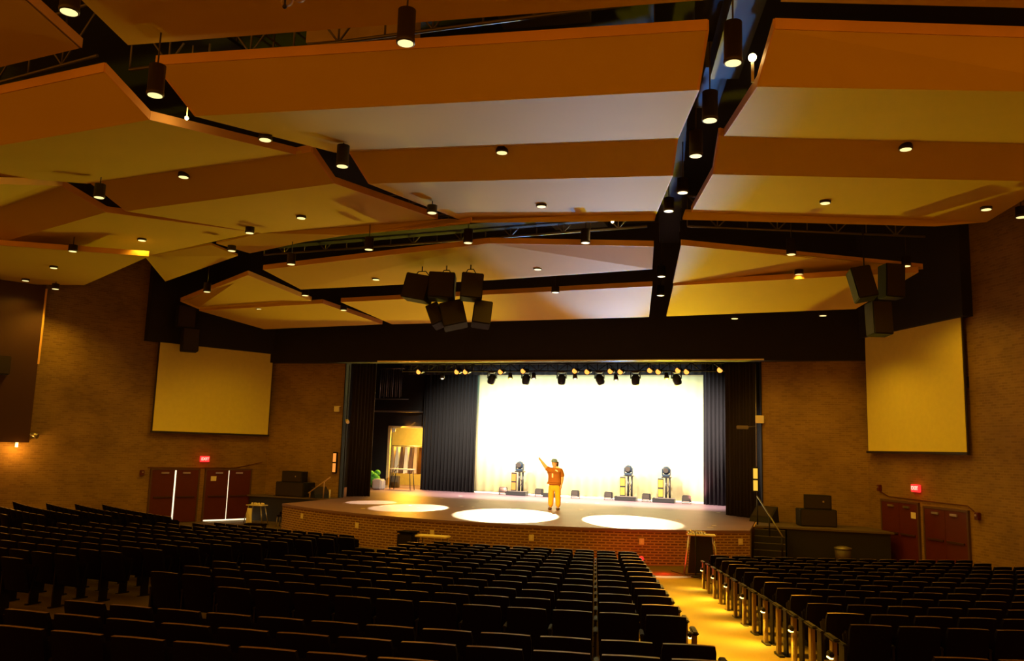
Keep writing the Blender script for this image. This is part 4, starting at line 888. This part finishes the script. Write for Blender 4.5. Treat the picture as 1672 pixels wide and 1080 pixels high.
N = [((0, 0, 0.90), (0.19, 0.14)), ((0, 0, 1.08), (0.20, 0.14)), ((0, 0.0, 1.28), (0.21, 0.13)), ((0, 0, 1.40), (0.18, 0.10)), ((-0.01, -0.01, 1.51), (0.062, 0.062)), ((-0.02, -0.015, 1.57), (0.075, 0.08)), ((-0.03, -0.02, 1.66), (0.098, 0.108)), ((-0.03, -0.015, 1.74), (0.090, 0.10)),
     # raised arm towards image left (his right)
     ((-0.21, 0, 1.41), 0.070), ((-0.31, -0.03, 1.48), 0.072), ((-0.40, -0.08, 1.60), 0.064), ((-0.49, -0.13, 1.73), 0.045), ((-0.515, -0.145, 1.765), (0.026, 0.036)), ((-0.54, -0.16, 1.80), (0.018, 0.036)),
     # lowered arm
     ((0.21, 0, 1.40), 0.070), ((0.275, 0.0, 1.25), 0.060), ((0.29, -0.01, 1.12), 0.050), ((0.275, -0.03, 0.98), 0.042), ((0.25, -0.05, 0.86), 0.025), ((0.248, -0.055, 0.81), (0.024, 0.036)), ((0.245, -0.06, 0.76), (0.016, 0.036)),
     # legs
     ((-0.10, 0, 0.88), 0.10), ((-0.125, -0.01, 0.50), 0.065), ((-0.13, 0.02, 0.30), 0.055), ((-0.13, 0.02, 0.09), 0.038), ((-0.14, -0.10, 0.04), 0.035),
     ((0.10, 0, 0.88), 0.10), ((0.125, -0.01, 0.50), 0.065), ((0.135, 0.02, 0.30), 0.055), ((0.14, 0.02, 0.09), 0.038), ((0.16, -0.10, 0.04), 0.035)]
E_ = [(0, 1), (1, 2), (2, 3), (3, 4), (4, 5), (5, 6), (6, 7), (3, 8), (8, 9), (9, 10), (10, 11), (11, 12), (12, 13), (3, 14), (14, 15), (15, 16), (16, 17), (17, 18), (18, 19), (19, 20), (0, 21), (21, 22), (22, 23), (23, 24), (24, 25), (0, 26), (26, 27), (27, 28), (28, 29), (29, 30)]
# fingers: raised hand (pointing finger long, the rest curled), lowered hand relaxed
def finger(base, pts, r):
    k = base; 
    for p in pts:
        N.append((p, r)); E_.append((k, len(N)-1)); k = len(N)-1; r *= 0.9
finger(13, [(-0.575, -0.185, 1.835), (-0.605, -0.21, 1.865), (-0.63, -0.225, 1.89)], 0.009)
finger(13, [(-0.565, -0.165, 1.84), (-0.585, -0.20, 1.845), (-0.575, -0.22, 1.825)], 0.009)
finger(13, [(-0.550, -0.145, 1.84), (-0.565, -0.18, 1.85), (-0.558, -0.205, 1.832)], 0.0085)
finger(13, [(-0.535, -0.13, 1.835), (-0.548, -0.16, 1.848), (-0.545, -0.185, 1.835)], 0.008)
finger(12, [(-0.535, -0.185, 1.765), (-0.565, -0.215, 1.785), (-0.58, -0.225, 1.805)], 0.010)
finger(20, [(0.240, -0.09, 0.725), (0.233, -0.098, 0.695)], 0.009)
finger(20, [(0.241, -0.068, 0.718), (0.232, -0.072, 0.682)], 0.009)
finger(20, [(0.241, -0.048, 0.720), (0.232, -0.050, 0.687)], 0.0085)
finger(20, [(0.242, -0.030, 0.728), (0.234, -0.030, 0.700)], 0.008)
finger(19, [(0.238, -0.095, 0.79), (0.230, -0.115, 0.76)], 0.010)
body = skin_mesh('person', N, E_, 'skin', None, 2, (PX, PY, 0))
tag(body, 'person in an orange brown t-shirt and yellow trousers on stage, right arm raised and pointing', 'person')
shirt = skin_mesh('t_shirt', [((0, 0, 1.13), (0.25, 0.18)), ((0, 0, 0.98), (0.255, 0.185)), ((0, 0, 0.84), (0.26, 0.19)), ((0, 0, 1.28), (0.245, 0.165)), ((0, 0, 1.41), (0.20, 0.13)), ((-0.005, -0.005, 1.48), (0.10, 0.09)), ((-0.21, 0, 1.42), 0.095), ((-0.29, -0.02, 1.46), 0.092), ((-0.335, -0.04, 1.50), 0.092), ((0.22, 0, 1.40), 0.095), ((0.27, 0, 1.27), 0.090), ((0.285, 0, 1.16), 0.092)], [(0, 1), (1, 2), (0, 3), (3, 4), (4, 5), (4, 6), (6, 7), (7, 8), (4, 9), (9, 10), (10, 11)], 'shirt', body)
tr = skin_mesh('trousers', [((0, 0, 0.86), (0.22, 0.15)), ((-0.115, 0, 0.74), 0.125), ((-0.13, 0, 0.48), 0.112), ((-0.135, 0.01, 0.28), 0.104), ((-0.135, 0.01, 0.08), 0.098), ((0.115, 0, 0.74), 0.125), ((0.13, 0, 0.48), 0.112), ((0.14, 0.01, 0.28), 0.104), ((0.14, 0.01, 0.08), 0.098), ((0, 0, 0.96), (0.20, 0.14))], [(0, 1), (1, 2), (2, 3), (3, 4), (0, 5), (5, 6), (6, 7), (7, 8), (0, 9)], 'trousers', body)
for sx, x in ((-1, -0.145), (1, 0.155)):
    MB().lathe([(0.0, 0.0), (0.05, 0.0), (0.065, 0.04), (0.055, 0.08), (0.0, 0.09)], (0, 0, 0), 14, 0, Matrix(((1, 0, 0), (0, 2.3, 0), (0, 0, 1)))).build('shoe', 'shoe', body, (x, -0.05, 0.0))
MB().lathe([(0.114, 0.0), (0.116, 0.04), (0.10, 0.09), (0.06, 0.118), (0.0, 0.126)], (-0.03, -0.012, 1.70), 18).add([(-0.02, -0.10, 1.715), (0.05, -0.06, 1.715), (0.09, -0.13, 1.700), (0.02, -0.18, 1.698), (-0.02, -0.10, 1.725), (0.05, -0.06, 1.725), (0.09, -0.13, 1.712), (0.02, -0.18, 1.71)], [(0, 1, 2, 3), (7, 6, 5, 4), (0, 4, 5, 1), (1, 5, 6, 2), (2, 6, 7, 3), (3, 7, 4, 0)]).build('cap', 'cap_blue', body)
MB().lathe([(0.0, -0.15), (0.045, -0.13), (0.066, -0.05), (0.068, 0.02), (0.055, 0.06)], (0.055, 0.05, 1.66), 12).build('hair', 'hair_dark', body)
face = MB()
face.sphere((-0.092, -0.098, 1.675), 0.012, 8).sphere((-0.030, -0.124, 1.675), 0.012, 8); face.build('eyes', 'hair_dark', body)
MB().sphere((-0.066, -0.134, 1.645), 0.017, 8, 0, (0.8, 1, 1.3)).build('nose', 'skin', body)
MB().box((-0.060, -0.118, 1.605), (0.045, 0.012, 0.008), (0, 0, -0.4)).build('mouth', 'shirt', body)
MB().sphere((0.068, -0.01, 1.66), 0.02, 8, 0, (0.6, 1, 1.4)).build('ear', 'skin', body)
MB().box((-0.04, -0.176, 1.22), (0.05, 0.016, 0.15)).build('shirt_print', 'white_cloth', body)
MB().box((0.10, -0.150, 1.40), (0.10, 0.012, 0.04), (0, 0.5, 0)).build('name_badge', 'white_cloth', body)
MB().box((0.12, 0.02, 1.50), (0.16, 0.08, 0.05), (0, 0.5, 0)).build('towel', 'white_cloth', body)
